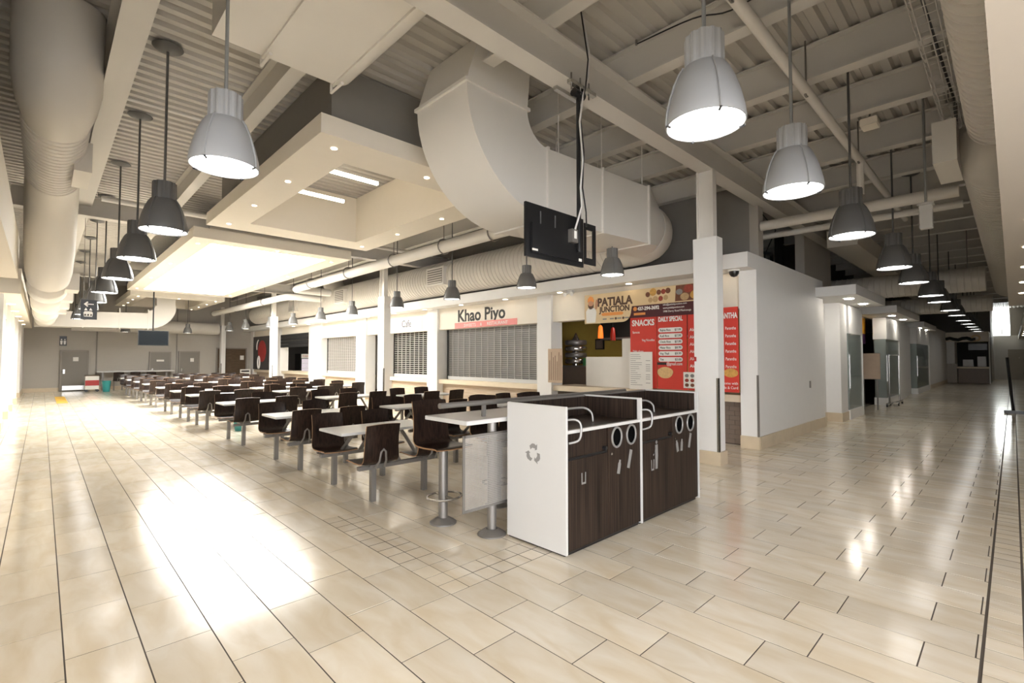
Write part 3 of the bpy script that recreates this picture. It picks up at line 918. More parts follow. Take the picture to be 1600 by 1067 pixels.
def shop(name, x0, x1, xg0, xg1, ycan, label, glassm='glassgreen', goods=None, yb=3.6):
    c = thing('shop_canopy', label + ' canopy slab with added downlights', 'canopy', ((x0 + x1) / 2, 2.9, 3.0))
    B(x0, x1, ycan, 3.5, 3.0, 3.22).build('slab', 'white', c)
    for q in (0.25, 0.7):
        MB().cyl((x0 + (x1 - x0) * q, ycan + 0.3, 2.99), (x0 + (x1 - x0) * q, ycan + 0.3, 3.0), 0.09, 14).build('downlight', 'shopfill', c)  # downlights added to brighten the shop fronts
    d = thing('display_case', label + ' glass display case', 'display case', ((xg0 + xg1) / 2, 3.0, 0))
    B(xg0, xg1, 2.97, yb, 0, 0.25).build('plinth', 'white', d)
    B(xg0, xg1, 2.97, yb, 2.25, 2.985).build('header', 'white', d)
    B(xg0, xg1, 2.99, 3.01, 0.25, 2.25).build('front_pane', glassm, d)
    B(xg0, xg0 + 0.02, 3.01, yb - 0.02, 0.25, 2.25).build('side_pane', glassm, d)
    B(xg1 - 0.02, xg1, 3.01, yb - 0.02, 0.25, 2.25).build('side_pane', glassm, d)
    B(xg0, xg1, yb - 0.04, yb - 0.02, 0.25, 2.25).build('back_board', 'greige', d)
    B(xg0 + 0.1, xg0 + 0.14, 2.975, 2.99, 0.8, 1.7).build('pull_bar', 'chrome', d)
    B(xg1 - 0.05, xg1, 2.97, 3.01, 0.25, 2.25).build('mullion', 'white', d)
    if goods:
        mb = MB()
        for k in range(9):
            xx = xg0 + 0.4 + (xg1 - xg0 - 0.7) * k / 8
            mb.tube([(xx, 3.3, 0.26), (xx + 0.1, 3.25, 1.1), (xx - 0.05, 3.3, 2.1)], [0.3, 0.22, 0.12], 8)
        mb.build('hanging_cloth', goods, d, smooth=True)
shop('a', 12.75, 16.25, 15.15, 16.8, 2.35, 'nearest corridor shop')
shop('b', 18.8, 24.0, 20.6, 23.3, 2.44, 'second corridor shop', yb=3.35)
shop('c', 28.0, 33.0, 28.1, 32.6, 2.70, 'farthest corridor shop', goods='cloth')
struct(B(23.35, 25.1, 3.0, 3.5, 0, 3.0).build('wall_corridor_pillar', 'white'))
o = thing('shop_banner', 'yellow and purple banner hung in the shop doorway', 'banner', (19.5, 3.6, 2.1))
B(18.4, 21.0, 3.62, 3.65, 2.45, 3.0).build('upper_field', 'yellow', o)
B(18.4, 21.0, 3.62, 3.65, 2.1, 2.45).build('lower_field', 'purple', o)
o = thing('kraft_board', 'brown paper-covered board across the shop doorway', 'board', (18.3, 3.3, 0.9))
B(18.6, 18.64, 2.86, 3.38, 0.95, 1.75).build('board_face', 'kraft', o)
for yy in (2.95, 3.3):
    B(18.64, 18.68, yy - 0.02, yy + 0.02, 0, 1.75).build('upright', 'metal', o)
o = thing('garment_rack', 'chrome garment rack on castors before the shop doorway', 'rack', (20.8, 3.1, 0))
MB().tube([(19.9, 2.9, 0.1), (21.8, 2.75, 0.1)], 0.03, 8).build('foot_rail', 'chrome', o)
MB().tube([(20.2, 2.87, 0.1), (20.2, 2.87, 1.7), (21.5, 2.78, 1.7), (21.5, 2.78, 0.1)], 0.02, 8).build('hanging_rail', 'chrome', o)
for (xx, yy) in ((19.9, 2.9), (21.8, 2.75), (20.7, 2.7), (20.9, 2.95)):
    MB().cyl((xx, yy - 0.02, 0.05), (xx, yy + 0.02, 0.05), 0.05, 12).build('castor', 'black', o)
B(20.6, 21.0, 2.7, 2.95, 0.08, 0.11).build('cross_foot', 'chrome', o)

# far end of corridor
struct(B(44.5, 44.7, 0.98, 9, 0, 5.35).build('wall_end', 'upper'))
struct(B(52, 52.2, -6, 1.2, 0, 3.3).build('wall_end', 'white'))
struct(B(52, 52.2, -6, 0.1, 3.3, 5.4).build('wall_end', 'greige'))
struct(B(45, 52.2, 1.0, 1.2, 0, 5.35).build('wall_end', 'greige'))
wn = struct(thing('window_9', None, None, (52, 0.4, 3.3)))
B(52.05, 52.1, 0.1, 0.95, 3.35, 4.5).build('pane', mat('bright_daylight_pane', (0.95, 1.0, 0.97), 0.3, var=0, emit=9), wn)
B(52.0, 52.15, 0.5, 0.56, 3.35, 4.5).build('mullion', 'greige', wn)
dr = struct(thing('door_5', None, None, (51.9, -0.3, 0)))
B(51.9, 51.98, -1.2, 0.25, 0, 2.25).build('leaf', 'greige', dr)
B(51.85, 51.9, -0.35, -0.3, 1.6, 1.65).build('notice', 'paper', dr)
kz = thing('corridor_kiosk', 'far food kiosk with brown counter closing the corridor end', 'kiosk', (43, 2, 0))
B(42, 44.4, 1.0, 3.2, 2.65, 3.25).build('fascia', 'cream', kz)
B(42.1, 43.0, 1.05, 2.45, 0.02, 0.95).build('counter_front', 'brick', kz)
B(41.95, 43.1, 1.03, 2.5, 0.95, 1.05).build('countertop', 'ledge', kz)
B(42, 42.6, 2.5, 3.14, 0.02, 1.25).build('side_cabinet', 'greige', kz)
B(42.2, 44.4, 2.6, 3.0, 1.25, 2.65).build('post', 'white', kz)
B(42.0, 42.4, 0.98, 1.03, 0, 2.65).build('post', 'white', kz)
B(44.2, 44.3, 1.05, 2.6, 1.0, 2.65).build('back_shelf', 'attic', kz)
B(43.6, 44.2, 1.2, 1.6, 1.05, 1.7).build('steel_machine', 'metal', kz)
B(43.6, 44.2, 1.8, 2.3, 1.05, 1.5).build('steel_machine', 'metal', kz)
B(42.0, 42.1, 1.1, 1.95, 2.1, 2.5).build('menu_screen', 'black', kz)
MB().tube([(41.97, 3.0 - 0.2 * k, 2.82 + 0.06 * math.sin(k * 1.7)) for k in range(8)], 0.10, 8).build('script_sign', 'blackmat', kz, smooth=True)
MB().tube([(41.96, 1.58 + 0.18 * math.cos(a), 2.86 + 0.16 * math.sin(a)) for a in [2 * PI * k / 16 for k in range(16)]], 0.05, 8, closed=True).build('ring_emblem', 'bannercream', kz, smooth=True)
# soffit beyond on the right
b4 = struct(B(26, 52, -4, -0.32, 3.0, 3.3).build('trim_4', 'cream'))
for k in range(6):
    MB().cyl((28 + 3 * k, -0.5, 2.985), (28 + 3 * k, -0.5, 3.0), 0.08, 12).build('downlight', 'down', b4)
# easel stand
o = thing('sign_stand', 'black floor sign stand at the right edge of the corridor', 'sign stand', (20.3, 0.0, 0))
MB().tube([(20.3, 0.03, 0.08), (20.3, 0.12, 1.62)], 0.035, 8).build('post', 'black', o)
B(20.2, 20.4, -0.5, 0.22, 0.0, 0.08).build('foot_bar', 'black', o)

# ------------------------------------------------------------------ lamps
def lamp_proto(m, glow, R=0.243, name='pendant_lamp'):
    k = R / 0.243
    t = thing(name, 'x', 'pendant lamp', (0, 0, 0))
    outer = [(0.243, 0.0), (0.246, 0.02), (0.238, 0.08), (0.218, 0.17), (0.190, 0.26), (0.158, 0.335), (0.135, 0.37)]
    inner = [(0.128, 0.365), (0.15, 0.33), (0.182, 0.255), (0.21, 0.165), (0.23, 0.08), (0.236, 0.02), (0.236, 0.0)]
    sh = MB().lathe([(a * k, b * k) for a, b in outer + inner + [(0.243, 0.0)]], 40).build('shade', m, t, smooth=True)
    mb = MB()
    n = 24
    ring = []
    pts = []
    for i in range(n * 2):
        a = 2 * PI * i / (n * 2)
        r = (0.122 if (i // 2) % 2 else 0.114) * k
        pts.append((r * math.cos(a), r * math.sin(a)))
    mb.prism(pts, (0, 0, 0.362 * k), (1, 0, 0), (0, 1, 0), (0, 0, 1), 0.215 * k)
    mb.build('ballast_cap', m, t)
    for i in range(4):
        a = PI / 4 + i * PI / 2
        c_, s_ = math.cos(a), math.sin(a)
        MB().tube([(r * k * c_, r * k * s_, z * k) for r, z in ((0.136, 0.375), (0.163, 0.335), (0.196, 0.26), (0.224, 0.17), (0.244, 0.08), (0.250, 0.0))], 0.008 * k, 6).build('rib', m, t)
        MB().tube([(0.250 * k * c_, 0.250 * k * s_, 0.0), (0.22 * k * c_, 0.22 * k * s_, -0.012 * k)], 0.008 * k, 6).build('clip', 'black', t)
    MB().lathe([(0.001, 0.012), (0.234 * k, 0.012)], 40).build('diffuser', glow, t)
    return t

def rods(proto, length, m, canopy=True):
    pass

protoA = lamp_proto('lampgrey_lit', 'glow')
protoB = lamp_proto('shaded_dark', 'glow')
M['lampmid'] = mat('lamp_mid_grey', (0.15, 0.148, 0.142), 0.45, var=0.03)
protoC = lamp_proto('lampmid', 'glow_store', R=0.19)
used = set()
def place_lamp(proto, x, y, z, label, group, rodm, k=1.0, canopy=True, top=None):
    if id(proto) not in used:
        used.add(id(proto))
        t = proto
        for ch in list(t.children):
            pass
        src = None
    else:
        t = copy_tree_n(proto)
    t.location = (x, y, z)
    t['label'] = label
    t['group'] = group
    MB().cyl((x, y, z + 0.57 * k), (x, y, top or DZ), 0.014 * (0.8 if k < 1 else 1), 8).build('rod', rodm, t)
    if canopy:
        MB().lathe([(0.001, -0.055), (0.04, -0.05), (0.15, -0.012), (0.16, 0.0)], 24, (x, y, DZ - 0.03)).build('ceiling_canopy', 'shaded_dark', t, smooth=True)
    return t
def copy_tree_n(o):
    c = o.copy()
    COL.objects.link(c)
    for ch in o.children:
        if ch.name.split('.')[0] in ('rod', 'ceiling_canopy'):
            continue
        q = ch.copy()
        COL.objects.link(q)
        q.parent = c
    return c
Ys = [4.29, 6.96, 9.24, 11.8, 14.5, 17.2, 19.8, 22.4, 25.0, 28.4, 30.6]
for i, y in enumerate(Ys):
    place_lamp(protoA if i == 0 else protoB, 1.0, y, 3.1, f'bell pendant lamp over the left walkway, {ORD[i]} from the camera', 'pendant lamps over the left walkway', 'rodgrey' if i == 0 else 'shaded_dark', canopy=i > 0)
Xs = [3.04, 4.83, 7.13, 10.2, 12.5, 15.4, 17.3, 20.6, 23.2, 26.6, 29.4, 32.2, 35.0, 37.8]
for i, x in enumerate(Xs):
    place_lamp(protoA if i < 2 else protoB, x, 1.345, 3.1, f'bell pendant lamp over the right corridor, {ORD[i]} from the camera', 'pendant lamps over the right corridor', 'rodgrey' if i < 2 else 'shaded_dark')
Sf = [(6.90, 4.68), (6.93, 6.73), (7.00, 9.28), (7.05, 11.87), (7.2, 14.9), (7.3, 17.6), (7.4, 20.6), (7.35, 23.2), (7.0, 25.6), (6.9, 28)]
for i, (x, y) in enumerate(Sf):
    place_lamp(protoC, x, y, 3.0, f'smaller grey pendant lamp along the storefronts, {ORD[i]} from the near column', 'smaller pendant lamps along the storefronts', 'shaded_dark', k=0.78, canopy=False, top=3.49 if i == 0 else None)
for i, (x, y) in enumerate(((2.85, 29.5), (5.2, 28.6))):
    place_lamp(protoC, x, y, 2.85, ('dark small pendant lamp before the far wall, left of the far television', 'dark small pendant lamp before the far wall, right of the far television')[i], 'pendant lamps before the far wall', 'shaded_dark', k=0.78, canopy=False)

# ------------------------------------------------------------------ ducts
def spiral(name, axis, c, a, b, r, label, rib=0.14, n=36, m='duct'):
    """ribbed round duct along axis from a to b"""
    mb = MB()
    K = int((b - a) / rib)
    pts, rr_ = [], []
    for i in range(K):
        s0 = a + i * rib
        for (ds, dr) in ((0, 0.0), (rib * 0.86, 0.0), (rib * 0.90, 0.012), (rib * 0.97, 0.012)):
            pts.append(s0 + ds)
            rr_.append(r + dr)
    ps = [(c[0], q, c[1]) if axis == 'Y' else (q, c[0], c[1]) for q in pts]
    mb.tube(ps, rr_, n)
    return mb

t = thing('spiral_duct', 'large ribbed round duct running along the left walkway ceiling', 'duct', (0.05, 15, 4.0))
spiral('', 'Y', (0.06, 4.42), 7.6, 10.4, 0.30, '').build('ribbed_pipe', 'duct', t, smooth=True)
MB().tube([(0.06, 10.3, 4.42), (0.06, 10.7, 4.40), (0.06, 11.1, 4.22), (0.06, 11.9, 3.50), (0.06, 12.3, 3.24), (0.06, 12.8, 3.16)], [0.31, 0.325, 0.335, 0.335, 0.325, 0.31], 36).build('offset', 'duct', t, smooth=True)
spiral('', 'Y', (0.06, 3.16), 12.7, 26.9, 0.30, '').build('ribbed_pipe', 'duct', t, smooth=True)
for y in (14.2, 18.2, 22.2):
    MB().tube([(0.06, y, 3.16), (0.06, y + 0.2, 3.16), (0.06, y + 0.9, 3.16), (0.06, y + 1.1, 3.16)], [0.305, 0.335, 0.335, 0.305], 32).build('collar', 'duct', t, smooth=True)
MB().tube([(0.06, 7.65, 4.42), (0.06, 7.35, 4.44), (0.06, 7.12, 4.56), (0.06, 7.0, 4.8), (0.06, 6.95, 5.34)], [0.30, 0.34, 0.37, 0.37, 0.37], 36).build('elbow', 'duct', t, smooth=True)
B(0.25, 0.43, 8.6, 9.5, 4.10, 4.50).build('side_outlet', 'duct', t)
for y in (13.2, 15.8, 18.0, 20.2):
    B(0.28, 0.52, y, y + 0.7, 2.98, 3.32).build('side_outlet', 'duct', t)
for (y, z) in ((9.0, 4.72), (16.5, 3.46), (21.5, 3.46), (25.5, 3.46)):
    MB().cyl((0.06, y, z), (0.06, y, DZ), 0.01, 6).build('hanger_rod', 'metal', t)

t = thing('spiral_duct', 'ribbed round duct along the right corridor with a white outlet box', 'duct', (0.0, 0, 4.0))
t.location = (8, 0.0, 4.0)
spiral('', 'X', (0.02, 4.35), 2.0, 8.0, 0.29, '').build('ribbed_pipe', 'duct', t, smooth=True)
MB().tube([(8.0, 0.02, 4.35), (8.2, 0.05, 4.32), (8.5, 0.08, 4.3), (9.0, 0.08, 4.3), (9.3, 0.05, 4.3)], [0.29, 0.36, 0.42, 0.42, 0.38], 36).build('collar', 'duct', t, smooth=True)
spiral('', 'X', (0.05, 4.3), 9.3, 26, 0.38, '').build('ribbed_pipe', 'duct', t, smooth=True)
B(7.7, 8.7, 0.40, 0.62, 3.95, 4.45).build('outlet_box', 'ductw', t)

t = thing('spiral_duct', 'ribbed round duct above the storefront bulkhead with square vents', 'duct', (7.95, 15, 3.5))
DX = 8.7
spiral('', 'Y', (DX, 3.99), 5.5, 29.5, 0.49, '').build('ribbed_pipe', 'duct', t, smooth=True)
arc = []
for k in range(9):
    a = PI / 2 * k / 8
    arc.append((8.0 + 0.7 * math.sin(a), 5.5 - 0.7 * math.cos(a), 3.99))
MB().tube(arc, 0.50, 32).build('elbow', 'duct', t, smooth=True)
mb = MB()
n_ = 32
for i in range(n_):
    a = 2 * PI * i / n_
    c_, s_ = math.cos(a), math.sin(a)
    q = max(abs(c_), abs(s_))
    mb.v.append((7.32, 4.70 + 0.50 * c_ / q, 4.0 + 0.48 * s_ / q))
for i in range(n_):
    a = 2 * PI * i / n_
    mb.v.append((8.0, 4.80 + 0.50 * math.cos(a), 3.99 + 0.50 * math.sin(a)))
for i in range(n_):
    j = (i + 1) % n_
    mb.face([i, j, n_ + j, n_ + i])
mb.build('transition', 'duct', t, smooth=True)
for y in (11.6, 17.9, 22.8):
    v = B(8.12, 8.34, y - 0.42, y + 0.42, 3.70, 4.22).build('vent_frame', 'ductw', t)
    B(8.11, 8.13, y - 0.36, y + 0.36, 3.75, 4.17).build('vent_core', 'upper', v)
    for k in range(6):
        B(8.10, 8.115, y - 0.36, y + 0.36, 3.77 + 0.067 * k, 3.795 + 0.067 * k).build('louvre', 'ductw', v)
MB().tube([(DX, 18.6, 3.99), (DX, 19.0, 4.0), (DX, 19.5, 4.3), (DX, 19.8, 4.8), (DX, 19.9, 5.3)], 0.40, 24).build('branch', 'duct', t, smooth=True)

# big rectangular elbow duct
t = thing('square_duct', 'big white square elbow duct dropping from the roof behind the television', 'duct', (5.3, 4.8, 3.4))
yA, yB = 4.2, 5.2
cx_, cz_, ri, ro = 4.72, 4.74, 0.38, 1.36
outer = [(cx_ - ro * math.cos(a), cz_ - ro * math.sin(a) * 0.97) for a in [PI / 2 * k / 14 for k in range(15)]]
inner = [(cx_ - ri * math.cos(a), cz_ - ri * math.sin(a)) for a in [PI / 2 * k / 8 for k in range(9)]]
poly = outer + inner[::-1]
MB().prism(poly, (0, yA, 0), (1, 0, 0), (0, 0, 1), (0, 1, 0), yB - yA).build('elbow', 'ductw', t, smooth=True)
MB().prism([(3.36, 4.74), (4.34, 4.74), (4.40, 5.34), (3.55, 5.34)], (0, yA, 0), (1, 0, 0), (0, 0, 1), (0, 1, 0), yB - yA).build('drop', 'ductw', t)
MB().prism([(4.72, 3.42), (7.3, 3.52), (7.3, 4.48), (4.72, 4.36)], (0, yA, 0), (1, 0, 0), (0, 0, 1), (0, 1, 0), yB - yA).build('trunk', 'ductw', t)
B(3.33, 4.37, yA - 0.025, yB + 0.025, 4.72, 4.76).build('flange', 'ductw', t)
for (x, za, zb) in ((4.72, 3.40, 4.38), (5.95, 3.45, 4.44), (7.26, 3.50, 4.50)):
    B(x - 0.018, x + 0.018, yA - 0.03, yB + 0.03, za, zb).build('flange', 'ductw', t)
for (x, z) in ((5.0, 4.36), (6.0, 4.42), (7.15, 4.47)):
    for y in (4.25, 5.15):
        MB().cyl((x, y, z), (x, y, DZ), 0.008, 6).build('hanger_rod', 'ductw', t)

# overhead flat duct
t = thing('flat_duct', 'wide flat white duct overhead above the nearest left pendant', 'duct', (1.8, 4.1, 4.7))
pr = [(1.1, 5.3), (1.1, 4.7), (2.3, 4.7)] + [(2.3 + 0.25 * math.sin(a), 4.95 - 0.25 * math.cos(a)) for a in [PI / 2 * k / 8 for k in range(1, 9)]] + [(2.55, 5.3)]
MB().prism(pr, (0, 2.4, 0), (1, 0, 0), (0, 0, 1), (0, 1, 0), 2.88).build('duct_body', 'ductw', t, smooth=True)
for x in (1.56, 2.3):
    B(x - 0.012, x + 0.012, 2.4, 5.30, 4.675, 4.7).build('seam_flange', 'ductw', t)
    MB().tube([(x, 5.33, 5.2), (x, 5.33, 4.62), (x, 5.05, 4.62)], 0.018, 8).build('hanger', 'ductw', t)

# far-wall duct
t = thing('square_duct', 'beige square duct crossing before the far wall with a rising elbow', 'duct', (2.2, 27.5, 2.9))
MB().prism([(-0.25, 2.88), (3.4, 2.93), (3.4, 3.62), (-0.25, 3.5)], (0, 27, 0), (1, 0, 0), (0, 0, 1), (0, 1, 0), 0.9).build('trunk', 'duct', t)
pp = [(3.4 + 1.05 * math.sin(a), 3.98 - 1.05 * math.cos(a)) for a in [PI / 2 * k / 10 for k in range(11)]] + [(3.4 + 0.25 * math.sin(a), 3.98 - 0.25 * math.cos(a)) for a in [PI / 2 * k / 6 for k in range(7)]][::-1]
MB().prism(pp, (0, 27, 0), (1, 0, 0), (0, 0, 1), (0, 1, 0), 0.9).build('elbow', 'duct', t, smooth=True)
for x in (1.2, 2.4, 3.4):
    B(x - 0.02, x + 0.02, 26.98, 27.92, 2.87, 3.78).build('flange', 'duct', t)
B(3.7, 4.4, 27.0, 27.9, 3.98, 5.3).build('riser', 'duct', t)
t = thing('round_duct', 'plain round duct along the top of the far wall', 'duct', (5, 31, 3.2))
MB().cyl((1, 31.5, 3.25), (7.2, 31.5, 3.25), 0.33, 28).build('pipe', 'duct', t, smooth=True)
for x in (2, 5.8):
    MB().cyl((x, 31.5, 3.5), (x, 31.5, DZ), 0.012, 6).build('hanger_rod', 'metal', t)

# corridor cross ducts
t = thing('round_duct', 'nearer ribbed duct crossing the right corridor', 'duct', (18, 2, 3.4))
spiral('', 'Y', (18, 3.72), 0.45, 4.5, 0.33, '').build('ribbed_pipe', 'duct', t, smooth=True)
for y in (0.8, 2.2):
    MB().cyl((18, y, 4.0), (18, y, DZ), 0.012, 6).build('hanger_rod', 'metal', t)
t = thing('round_duct', 'farther ribbed duct crossing the right corridor', 'duct', (24, 2, 3.2))
spiral('', 'Y', (24, 3.56), 0.45, 4.5, 0.30, '').build('ribbed_pipe', 'duct', t, smooth=True)
t = thing('flat_duct', 'pale flat duct over the first corridor shop canopies', 'duct', (16.5, 2.7, 4.2))
B(13.3, 20.3, 2.4, 3.0, 4.2, 4.6).build('duct_body', 'duct', t)
B(20.3, 20.45, 2.3, 3.1, 4.1, 4.6).build('end_flange', 'ductw', t)

# ------------------------------------------------------------------ pipes
def pipe(name, pts, r, label, m='ductw', n=14, hangers=()):
    t = thing(name, label, 'pipe', pts[0])
    MB().tube(pts, r, n).build('run', m, t, smooth=True)
    for (x, y, z) in hangers:
        MB().tube([(x + r * 1.2 * math.cos(a), y, z + r * 1.2 * math.sin(a)) for a in [2 * PI * k / 14 for k in range(14)]], 0.015, 6, closed=True).build('clamp', 'metal', t)
        MB().cyl((x, y, z + r), (x, y, DZ), 0.01, 6).build('hanger_rod', 'metal', t)
    return t
pipe('white_pipe', [(6.53, 6.3, 4.15), (6.58, 12, 4.15), (6.66, 18.0, 4.15), (6.72, 18.4, 4.15), (6.95, 18.55, 4.15), (8.05, 18.55, 4.15)], 0.14, 'long white pipe hung over the storefront lamps', hangers=[(6.55, y, 4.15) for y in (7.3, 9.0, 11.2, 13.8, 16.6)])
pipe('white_pipe', [(8.05, 19.4, 3.98), (7.05, 19.4, 3.98), (6.82, 19.6, 3.98), (6.76, 20, 3.98), (6.6, 29.8, 3.98)], 0.13, 'farther white pipe continuing toward the far wall', hangers=[(6.72, y, 3.98) for y in (22, 26)])
pipe('conduit_pipe', [(0.7, 7.75, 4.9), (2.1, 7.75, 4.9)], 0.02, 'thin conduit crossing the left walkway ceiling')
pipe('sprinkler_pipe', [(0.75, 12.1, 4.66), (8.0, 12.1, 4.66)], 0.05, 'sprinkler pipe crossing the hall before the second girder')
pipe('conduit_pipe', [(0.76, 3, 5.3), (0.76, 25, 5.3)], 0.016, 'long conduit following the left pendant row')
t = pipe('sprinkler_pipe', [(3.2, 1.62, 4.75), (9.3, 1.62, 4.75), (14, 1.62, 4.75)], 0.055, 'sprinkler pipe following the right corridor pendants', hangers=[(4.2, 1.62, 4.75), (6.4, 1.62, 4.75), (9.2, 1.62, 4.75)])
MB().cyl((9.3, 1.62, 4.75), (9.3, 1.62, 4.2), 0.05, 10).build('drop', 'ductw', t)
pipe('cross_pipe', [(9.8, 0.5, 4.11), (9.8, 3.28, 4.11)], 0.09, 'upper of two beige pipes crossing the right corridor', m='duct')
pipe('cross_pipe', [(10.65, 0.5, 4.10), (10.65, 3.9, 4.10)], 0.06, 'lower of two beige pipes crossing the right corridor', m='duct')
t = pipe('electrical_conduit', [(2.7, 3.55, 4.95), (6, 3.55, 4.95)], 0.02, 'thin conduit beside the main girder')
# hanging emergency light box
o = thing('hanging_box', 'white hanging junction box on a long rod over the right corridor', 'hanging box', (8.9, 0.8, 3.45))
B(8.84, 8.96, 0.73, 0.87, 3.42, 3.75).build('box', 'laminate', o, bevel=0.006)
B(8.82, 8.98, 0.71, 0.89, 3.75, 3.78).build('lid', 'laminate', o)
MB().cyl((8.9, 0.8, 3.78), (8.9, 0.8, DZ), 0.016, 8).build('rod', 'rodgrey', o)
# black frame and unit in the void over the corridor wall
o = thing('roof_unit', 'dark mechanical unit inside a black frame above the corridor wall', 'mechanical unit', (11, 4.6, 3.43))
MB().tube([(10.0, 4.4, 3.43), (10.0, 4.4, 4.05), (12.3, 3.9, 4.05), (12.3, 3.9, 3.43)], 0.04, 6).build('frame', 'black', o)
MB().lathe([(0.6, 0), (0.62, 0.1), (0.55, 0.42), (0.3, 0.5), (0.001, 0.52)], 24, (11.0, 4.7, 3.43)).build('unit_body', 'blackmat', o, smooth=True)
MB().tube([(12.1, 4.0, 3.45), (12.0, 3.95, 4.0), (12.3, 3.8, 4.6), (11.0, 3.7, 4.75)], 0.012, 6).build('cable', 'black', o)

# ------------------------------------------------------------------ ceiling trays
def tray(x0, x1, y0, y1, ix0, ix1, iy0, iy1, label, z=4.3, h=0.24, top=None, sky=False):
    t = thing('ceiling_tray', label, 'ceiling tray', ((x0 + x1) / 2, (y0 + y1) / 2, z))
    fr_ = MB()
    fr_.box(x0, x1, y0, iy0, z, z + h).box(x0, x1, iy1, y1, z, z + h).box(x0, ix0, iy0, iy1, z, z + h).box(ix1, x1, iy0, iy1, z, z + h)
    f = fr_.build('soffit_frame', 'cream', t)
    zt = top or DZ - 0.02
    sw = 0.04
    for (a, b_, c_, d_) in ((ix0 - sw, ix0, iy0 - sw, iy1 + sw), (ix1, ix1 + sw, iy0 - sw, iy1 + sw), (ix0, ix1, iy0 - sw, iy0), (ix0, ix1, iy1, iy1 + sw)):
        B(a, b_, c_, d_, z + h, zt).build('shaft_wall', ['cream'], t)
    nx, ny = 2, 4
    for k in range(4):
        yy = y0 + (y1 - y0) * (0.06 + 0.29 * k)
        for xx in ((x0 + ix0) / 2, (x1 + ix1) / 2):
            MB().cyl((xx, yy, z - 0.008), (xx, yy, z), 0.038, 14).build('downlight', 'down', f)
    MB().cyl(((x0 + x1) / 2, (y0 + iy0) / 2, z - 0.008), ((x0 + x1) / 2, (y0 + iy0) / 2, z), 0.038, 14).build('downlight', 'down', f)
    if sky:
        B(ix0, ix1, iy0, iy1, z + 0.18, z + 0.22).build('luminous_panel', 'skyglow', t)
        B(ix0 - 0.05, ix1 + 0.05, iy0 - 0.05, iy1 + 0.05, z + 0.26, z + 0.30).build('glow_blocker', 'upper', t)  # unseen cap added to keep the panel's glow off the deck
    return t
T1 = tray(2.33, 5.82, 5.68, 11.3, 2.95, 5.2, 6.4, 10.6, 'nearest open ceiling tray with two strip lights')
for y in (7.45, 8.75):
    B(2.97, 4.05, y, y + 0.05, 4.55, 4.60).build('strip_light', 'strip', T1)
# outer grey shaft panels around nearest tray
B(2.55, 2.60, 5.9, 11.1, 4.54, 5.33).build('outer_panel', 'upper', T1)
B(2.60, 5.6, 5.9, 5.95, 4.54, 5.33).build('outer_panel', 'upper', T1)
T2 = tray(2.36, 6.05, 12.6, 24.3, 2.8, 5.55, 13.1, 23.6, 'bright skylit ceiling tray in the middle of the hall', sky=True, top=4.7)
T3 = tray(2.6, 6.1, 25.6, 31.5, 3.2, 5.5, 26.2, 31, 'farthest small ceiling tray before the far wall', z=4.25)

# ------------------------------------------------------------------ televisions
t = thing('television', 'black television hung backwards on a pole above the waste station', 'television', (3.75, 3.2, 2.6))
mb = B(3.30, 4.20, 3.215, 3.245, 2.58, 3.11)
mb.build('rear_shell', 'black', t, bevel=0.004)
B(3.36, 4.14, 3.19, 3.215, 2.62, 2.92).build('electronics_hump', 'black', t, bevel=0.008)
B(3.31, 4.19, 3.245, 3.25, 2.59, 3.10).build('screen', 'screen', t)
for x in (3.5, 3.72):
    B(x, x + 0.012, 3.208, 3.216, 2.92, 3.05).build('rear_ridge', 'shaded_dark', t)
B(3.36, 3.44, 3.186, 3.19, 2.64, 2.66).build('sticker', 'paper', t)
B(4.08, 4.13, 3.186, 3.19, 2.63, 2.66).build('sticker', 'paper', t)
B(3.9, 4.0, 3.13, 3.19, 2.80, 2.94).build('media_box', 'metal', t, bevel=0.004)
B(3.93, 3.97, 3.127, 3.131, 2.84, 2.92).build('box_label', 'paper', t)
mt = thing('television_mount', 'black ceiling pole with steel clamp and slotted arm holding the television', 'mount', (4.06, 3.2, 4.4))
MB().cyl((4.06, 3.17, 2.72), (4.06, 3.17, 4.46), 0.024, 12).build('pole', 'black', mt)
MB().cyl((3.98, 3.17, 4.42), (4.14, 3.17, 4.42), 0.045, 12).build('swivel', 'black', mt)
B(3.86, 4.3, 3.11, 3.16, 4.46, 4.50).build('clamp_bar', 'chrome', mt)
B(3.86, 4.3, 3.30, 3.35, 4.46, 4.50).build('clamp_bar', 'chrome', mt)
for x in (3.9, 4.05, 4.2):
    MB().cyl((x, 3.135, 4.40), (x, 3.135, 4.58), 0.01, 6).build('bolt', 'chrome', mt)
fr_ = MB()
fr_.box(4.22, 4.40, 3.2, 3.215, 3.0, 3.07).box(4.22, 4.40, 3.2, 3.215, 2.62, 2.69).box(4.35, 4.40, 3.2, 3.215, 2.69, 3.0).box(4.20, 4.23, 3.2, 3.215, 2.62, 3.07)
fr_.build('slotted_arm', 'black', mt)
MB().tube([(4.10, 3.14, 5.3), (4.16, 3.10, 4.9), (4.13, 3.09, 4.6), (4.08, 3.12, 4.4), (4.03, 3.13, 4.1), (4.08, 3.13, 3.7), (4.04, 3.13, 3.4), (4.06, 3.13, 3.2), (3.95, 3.14, 2.92)], 0.010, 8).build('white_cable', 'cable', mt, smooth=True)
MB().tube([(4.05, 3.12, 5.3), (4.13, 3.09, 4.8), (4.10, 3.10, 4.5), (4.05, 3.14, 4.2), (4.10, 3.13, 3.8), (4.06, 3.12, 3.4), (4.12, 3.12, 3.15), (4.14, 3.13, 3.0)], 0.008, 8).build('black_cable', 'black', mt, smooth=True)
t = thing('television', 'dark flat television hung before the far wall', 'television', (3.27, 24.8, 2.1))
B(2.80, 3.83, 24.78, 24.83, 2.12, 2.74).build('screen_panel', 'black', t)
